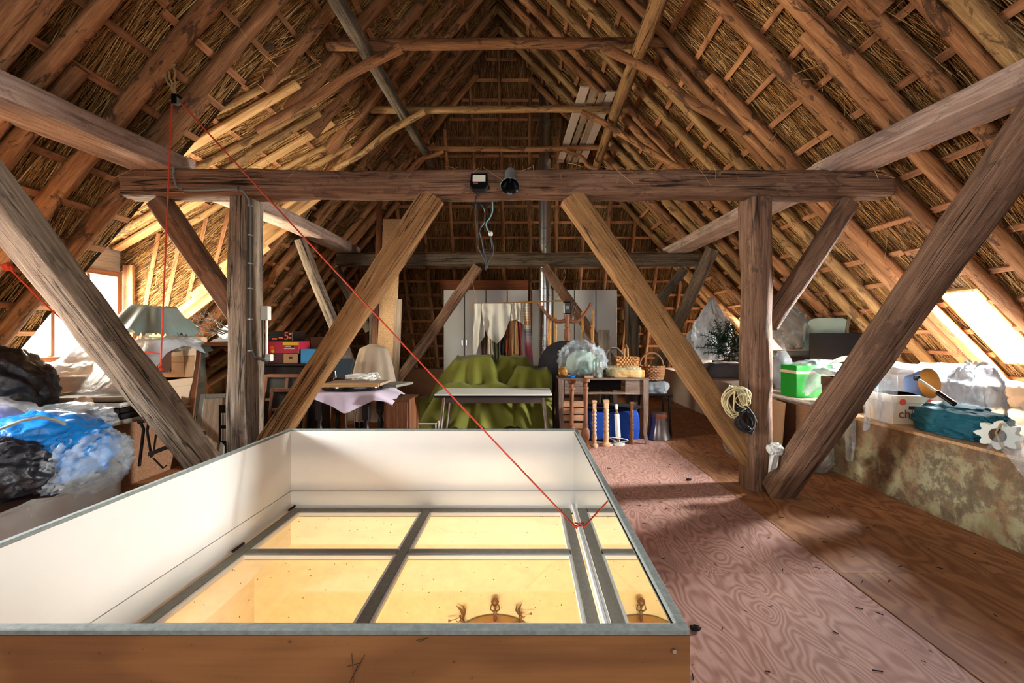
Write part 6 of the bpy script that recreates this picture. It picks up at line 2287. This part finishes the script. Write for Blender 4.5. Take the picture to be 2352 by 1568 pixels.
YP = 3.84
pul = P(405, 232, YP)
hk = thing('pulley', 'small dark pulley hung by twisted hemp from the rafters', 'pulley', pul)
MB(basis(pul, (1, 0, 0), (0, 0, 1))).lathe([(.018, -.022), (.034, -.02), (.034, -.012), (.026, -.006), (.026, .006), (.034, .012), (.034, .02), (.018, .022)], n=24).build('wheel', M['frame_grey'], hk, smooth=True)
mb = MB()
mb.box(pul + V((0, -.026, .005)), (.045, .006, .08), ch=.002)
mb.box(pul + V((0, .026, .005)), (.045, .006, .08), ch=.002)
mb.box(pul + V((0, 0, .045)), (.045, .058, .008), ch=.002)
mb.build('cheek', M['black'], hk)
for (a, b) in (((402, 218), (372, 165)), ((402, 218), (401, 148)), ((402, 218), (382, 150)), ((372, 165), (362, 130)), ((401, 148), (380, 165))):
    p, q = P(*a, YP), P(*b, YP + .02)
    pts = [p + (q - p) * (i / 10) + V((.006 * math.sin(i * 1.9), .006 * math.cos(i * 1.9), 0)) for i in range(11)]
    MB().tube(pts, .008, 7).build('hemp_rope', M['rope_tan'], hk, smooth=True)
mb = MB()
crumple(mb, P(372, 165, YP), (.03, .025, .045), 81.0, .4, 2.5, None, 3)
mb.build('knot', M['rope_tan'], hk, smooth=40)

kn = PZ(1325, 1213, GZ + .03)
rp = thing('red_rope', 'thin red rope running from floor window over pulley and down', 'rope', kn)
MB().tube(sag(kn, pul + V((.03, -.004, -.005)), .02), .0065, 7).build('slanting_run', M['rope_red'], rp, smooth=True)
end = P(368, 862, 3.92)
MB().tube(sag(pul + V((-.033, -.004, -.005)), end, 0, 20), .0065, 7).build('hanging_run', M['rope_red'], rp, smooth=True)
mb = MB()
for i in range(4):
    a = i * 1.7
    mb.tube([kn + V((.022 * math.cos(a + t), .022 * math.sin(a + t), .004 + .006 * i + .003 * t)) for t in (0, .7, 1.4, 2.1, 2.8, 3.5)], .007, 6)
mb.tube([kn, kn + V((.02, .01, .03)), kn + V((.03, .0, .055))], .006, 6)
mb.build('lower_knot', M['rope_red'], rp, smooth=True)
mb = MB()
pts = [end + V((.010 * math.sin(i * 1.6), .010 * math.cos(i * 1.6), .10 - i * .011)) for i in range(16)]
mb.tube(pts, .009, 7)
mb.build('upper_knot', M['rope_red'], rp, smooth=True)
MB().tube([P(366, 812, 3.92), P(350, 810, 3.92), P(322, 808, 3.95), P(300, 806, 3.97)], .0065, 7).build('tie_back', M['rope_red'], rp, smooth=True)
MB().tube([P(345, 905, 3.95), P(332, 932, 3.97), P(326, 968, 3.98)], .0065, 7).build('iron_loop', M['rope_red'], rp, smooth=True)
r2 = thing('slack_rope', 'slack red cord tied to the rafters, running down behind the long brace', 'rope', P(20, 610, 3.45))
MB().tube([P(-40, 600, 3.5), P(18, 612, 3.5), P(60, 655, 3.55), P(110, 705, 3.62), P(165, 752, 3.7), P(215, 785, 3.8), P(270, 802, 3.92)], .006, 7).build('cord', M['rope_red'], r2, smooth=True)
mb = MB()
crumple(mb, P(18, 612, 3.5), (.03, .025, .025), 83.0, .5, 2.5, None, 3)
mb.build('knot', M['rope_red'], r2, smooth=40)

# clipped cable along beam and post
cbl = thing('clipped_cable', 'grey cable clipped along the near beam and down the post', 'cable', P(480, 436, 4.09))
Yf = 4.095
pts = [P(398, 385, 4.07), P(400, 410, 4.08), P(405, 428, 4.085), P(420, 437, Yf), P(450, 437, Yf), P(500, 435, Yf), P(545, 434, Yf), P(560, 440, Yf), P(570, 455, 4.1)]
for py in (480, 540, 600, 660, 720, 770, 800):
    pts.append(V((-2.505 + .004 * math.sin(py), 4.165, EYE - (py - CY) / F * 4.165)))
pts += [V((-2.49, 4.20, 1.22)), V((-2.46, 4.3, 1.19)), V((-2.44, 4.36, 1.19))]
MB().tube(pts, .010, 8).build('cable', M['cable_grey'], cbl, smooth=True)
for px, py in ((420, 437), (548, 434)):
    MB().box(P(px, py, Yf - .005), (.014, .03, .05), ch=.003).build('clip', M['chrome'], cbl)
for py in (472, 540, 605, 662, 733, 805):
    MB().box((-2.507, 4.165, EYE - (py - CY) / F * 4.165), (.03, .05, .012), ch=.003).build('clip', M['white_plastic'], cbl)
jb = thing('junction_box', 'white plastic junction box with conduit fixed behind the post', 'switch box', (-2.47, 4.37, 1.6))
MB().box((-2.482, 4.37, 1.625), (.075, .06, .135), ch=.006).build('box', M['white_plastic'], jb)
MB().tube([(-2.475, 4.37, 1.56), (-2.475, 4.37, 1.20)], .011, 8).build('conduit', M['white_plastic'], jb, smooth=True)
MB().box((-2.455, 4.38, 1.20), (.06, .05, .07), ch=.008).build('socket', M['white_plastic'], jb)

# floodlight and horn speaker on the near beam
fd = thing('floodlight', 'black floodlight with pale lens fixed to the near beam', 'floodlight', P(1101, 420, 4.0))
cF = P(1101, 420, 4.02)
B = basis(cF, (1, 0, 0), V((0, .25, 1)))
mb = MB(B)
mb.prism([(-.072, .075), (.072, .078), (.078, -.04), (.05, -.075), (-.05, -.077), (-.078, -.04)], -.03, .03)
mb.build('housing', M['black'], fd)
MB(B).box((0, .026, .031), (.112, .062, .006), ch=.002).build('lens', M['lens'], fd)
MB(B).box((-.028, -.022, .031), (.04, .008, .004)).build('red_mark', M['print_redspot'], fd)
mb = MB()
mb.tube([cF + V((-.078, .03, -.02)), cF + V((-.085, .09, -.02)), cF + V((.085, .09, -.02)), cF + V((.078, .03, -.02))], .008, 6)
mb.build('bracket', M['black'], fd)
MB().tube([cF + V((0, 0, -.08)), P(1095, 447, 4.05), P(1091, 462, 4.1), P(1096, 470, 4.2)], .007, 7).build('lead', M['cable_dark'], fd, smooth=True)
f2 = thing('floodlight', 'second black floodlight under the near beam, seen from behind', 'floodlight', P(1103, 465, 4.34))
B = basis(P(1103, 462, 4.38), (1, 0, 0), V((0, -.9, .45)))
mb = MB(B)
mb.prism([(-.075, .06), (.075, .06), (.08, -.03), (.05, -.06), (-.05, -.06), (-.08, -.03)], -.03, .03)
mb.build('housing', M['black'], f2)
for i in range(5):
    MB(B).box((-.05 + i * .025, 0, .036), (.008, .09, .012)).build('cooling_fin', M['black'], f2)
hs = thing('horn_speaker', 'grey-black horn loudspeaker pointing down from the near beam', 'loudspeaker', P(1172, 410, 4.0))
T = Matrix.Translation(P(1172, 412, 4.0)) @ Matrix.Rotation(math.radians(-38), 4, 'X')
MB(T).lathe([(.082, -.105), (.086, -.10), (.08, -.095), (.062, -.07), (.052, -.03), (.05, .02), (.05, .09), (.04, .10)], n=28, caps=False).build('horn', M['cable_grey'], hs, smooth=True)
MB(T).lathe([(.081, -.103), (.05, -.07), (.03, -.02), (.001, .0)], n=28, caps=False).build('inner_bell', M['black_gloss'], hs, smooth=True)
MB(T).lathe([(.001, .10), (.042, .10), (.042, .12), (.001, .12)], n=20, caps=False).build('driver', M['cable_grey'], hs, smooth=True)
MB().box(P(1172, 405, 4.06), (.03, .10, .05)).build('bracket', M['iron'], hs)
hc = thing('hanging_cables', 'loose dark and teal cables dangling beneath the near beam', 'cable', P(1110, 480, 4.3))
for m, pts in (('cable_dark', [(1094, 468), (1093, 500), (1098, 540), (1096, 560), (1105, 580), (1115, 600), (1118, 615)]), ('cable_dark', [(1106, 470), (1114, 485), (1112, 510), (1102, 528), (1108, 555), (1112, 580), (1120, 605), (1116, 620)]),
               ('cable_teal', [(1131, 462), (1131, 485), (1125, 500), (1117, 512), (1119, 525), (1126, 535)]), ('cable_dark', [(1127, 540), (1131, 560), (1134, 575), (1128, 590), (1118, 605), (1116, 618)]), ('cable_dark', [(1126, 540), (1130, 565), (1124, 574), (1108, 570)])):
    ps = [P(a, b, 4.33 + .02 * math.sin(i)) for i, (a, b) in enumerate(pts)]
    sm = []
    for i in range(len(ps) - 1):
        for k in range(4):
            t = k / 4
            p0, p1, p2, p3 = ps[max(i - 1, 0)], ps[i], ps[i + 1], ps[min(i + 2, len(ps) - 1)]
            sm.append(.5 * ((2 * p1) + (p2 - p0) * t + (2 * p0 - 5 * p1 + 4 * p2 - p3) * t * t + (3 * p1 - p0 - 3 * p2 + p3) * t ** 3))
    sm.append(ps[-1])
    MB().tube(sm, .0065, 7).build('cable', M[m], hc, smooth=True)
MB().lathe([(.012, -.02), (.02, -.012), (.02, .012), (.012, .02)], P(1127, 537, 4.33), 12).build('connector', M['white_plastic'], hc, smooth=True)

# rope coils at the foot of the split brace, rag on the post
rc = random.Random(9)


def coil(name, label, c, rx, rz, m, loops, r, seed, lean=0.0):
    t = thing(name, label, 'rope', c)
    rq = random.Random(seed)
    for k in range(loops):
        ox, oz, kx, kz, ph = rq.uniform(-.02, .02), rq.uniform(-.03, .02), rq.uniform(.7, 1.1), rq.uniform(.75, 1.12), rq.uniform(0, 6)
        pts = []
        for i in range(25):
            a = 2 * math.pi * i / 24
            x_, z_ = rx * kx * math.cos(a), rz * kz * math.sin(a)
            pts.append(V(c) + V((ox + x_ * math.cos(lean) - z_ * math.sin(lean) + .008 * math.sin(3 * a + ph), -.008 * k * (-1) ** k * .6 + .012 * math.sin(2 * a + ph), oz + x_ * math.sin(lean) + z_ * math.cos(lean))))
        MB().tube(pts, r, 6, caps=False).build('loop', m, t, smooth=True)
    MB().tube([V(c) + V((-.01, -.02, rz * .5)), V(c) + V((0, .03, rz * .9)), V(c) + V((.01, .06, rz * 1.05))], r, 6).build('tie', m, t, smooth=True)
    return t


coil('rope_coil', 'cream cord coil hung where brace meets the rope-coil post', P(1690, 920, 4.06), .085, .13, M['rope_cream'], 9, .0065, 1, -.15)
coil('rope_coil', 'pale thin cord coil between cream coil and black coil', P(1708, 912, 4.03), .055, .07, M['rope_cream'], 5, .005, 2, .3)
coil('rope_coil', 'black rope coil hanging below the cream one on the post', P(1712, 962, 4.04), .06, .10, M['rope_black'], 7, .010, 3, .35)
rg_ = thing('rag', 'white rag knotted round the foot of the rope-coil post', 'rag', P(1780, 1050, 4.0))
mb = MB()
crumple(mb, P(1780, 1032, 3.98), (.06, .05, .05), 87.0, .35, 2.4, None, 4)
mb.build('knot', M['rag'], rg_, smooth=30)
mb = MB()
mb.grid(lambda u, v: P(1768 + 22 * u - 4 * v, 1040 + 45 * v - 12 * u * v, 3.96 + .02 * math.sin(u * 9 + v * 3)), 12, 12)
mb.build('tail', M['rag'], rg_, smooth='all')
pd = thing('clear_disc', 'clear plastic disc hung low on the near post', 'lid', P(1685, 1030, 4.35))
MB(basis(P(1685, 1030, 4.36), (1, .3, 0), (0, .75, .6))).lathe([(.10, 0), (.11, .012), (.10, .015), (.02, .004)], n=28, caps=False).build('disc', M['film'], pd, smooth=True)

# loose straw hanging from the timbers and litter on the floor
rl = random.Random(31)
mb = MB()
for i in range(1800):
    if i % 6 == 0:
        base = V((rl.uniform(-3.5, 3.2), 4.1 + rl.uniform(-.02, .25), 2.91 + rl.uniform(-.01, .03)))
    else:
        s_, y_ = rl.uniform(1, 6.5), rl.uniform(2.8, 7.5)
        sd = rl.choice('RL')
        if sd == 'L' and s_ > DS:
            s_ = rl.uniform(1, DS)
        base = RP(sd, s_, y_, rl.uniform(-.05, .08))
    d = V((rl.uniform(-1, 1), rl.uniform(-1, .3), rl.uniform(-1, .35))).normalized()
    ln = rl.uniform(.05, .22)
    mb.tube([base, base + d * ln * .5 + V((0, 0, -.01)), base + d * ln + V((rl.uniform(-.03, .03), 0, -.03))], .0016, 3, caps=False)
o = mb.build('loose_straw', M['reed'], None)
o['kind'] = 'stuff'
o['label'] = 'loose straw ends caught on beams and rafters'
mb = MB()
for i in range(170):
    x_, y_ = rl.uniform(.55, 3.1), rl.uniform(1.6, 6.2)
    a, ln = rl.uniform(0, 6.3), rl.uniform(.008, .045)
    mb.tube([(x_, y_, .003), (x_ + ln * math.cos(a), y_ + ln * math.sin(a), .004)], rl.uniform(.001, .003), 4)
o = mb.build('floor_debris', M['dirt'], None)
o['kind'] = 'stuff'
o['label'] = 'scattered dark crumbs and straw bits on the floor'
for i, (px, py, lab) in enumerate(((1582, 1103, 'dry curled leaf on the floor before the rope-coil post'), (1597, 1447, 'dry dead leaf on the floor beside the box corner'))):
    p = PZ(px, py, .0)
    mb = MB()
    crumple(mb, p + V((0, 0, .012)), (.02, .014, .009), 90.0 + i, .6, 2.6, .002, 3)
    o = mb.build('dry_leaf', M['dirt'], None, smooth=30, origin=p)
    tag(o, lab, 'leaf', 'dry leaves on the floor')
mb = MB()
for i in range(120):
    x_, y_ = rl.uniform(-1.9, .3), rl.uniform(2.45, 3.85)
    mb.box((x_, y_, GZ - .0075), (rl.uniform(.002, .007), rl.uniform(.002, .006), .002))
o = mb.build('pane_specks', M['dirt'], bpy.data.objects['skylight_window'])
o['kind'] = 'stuff'
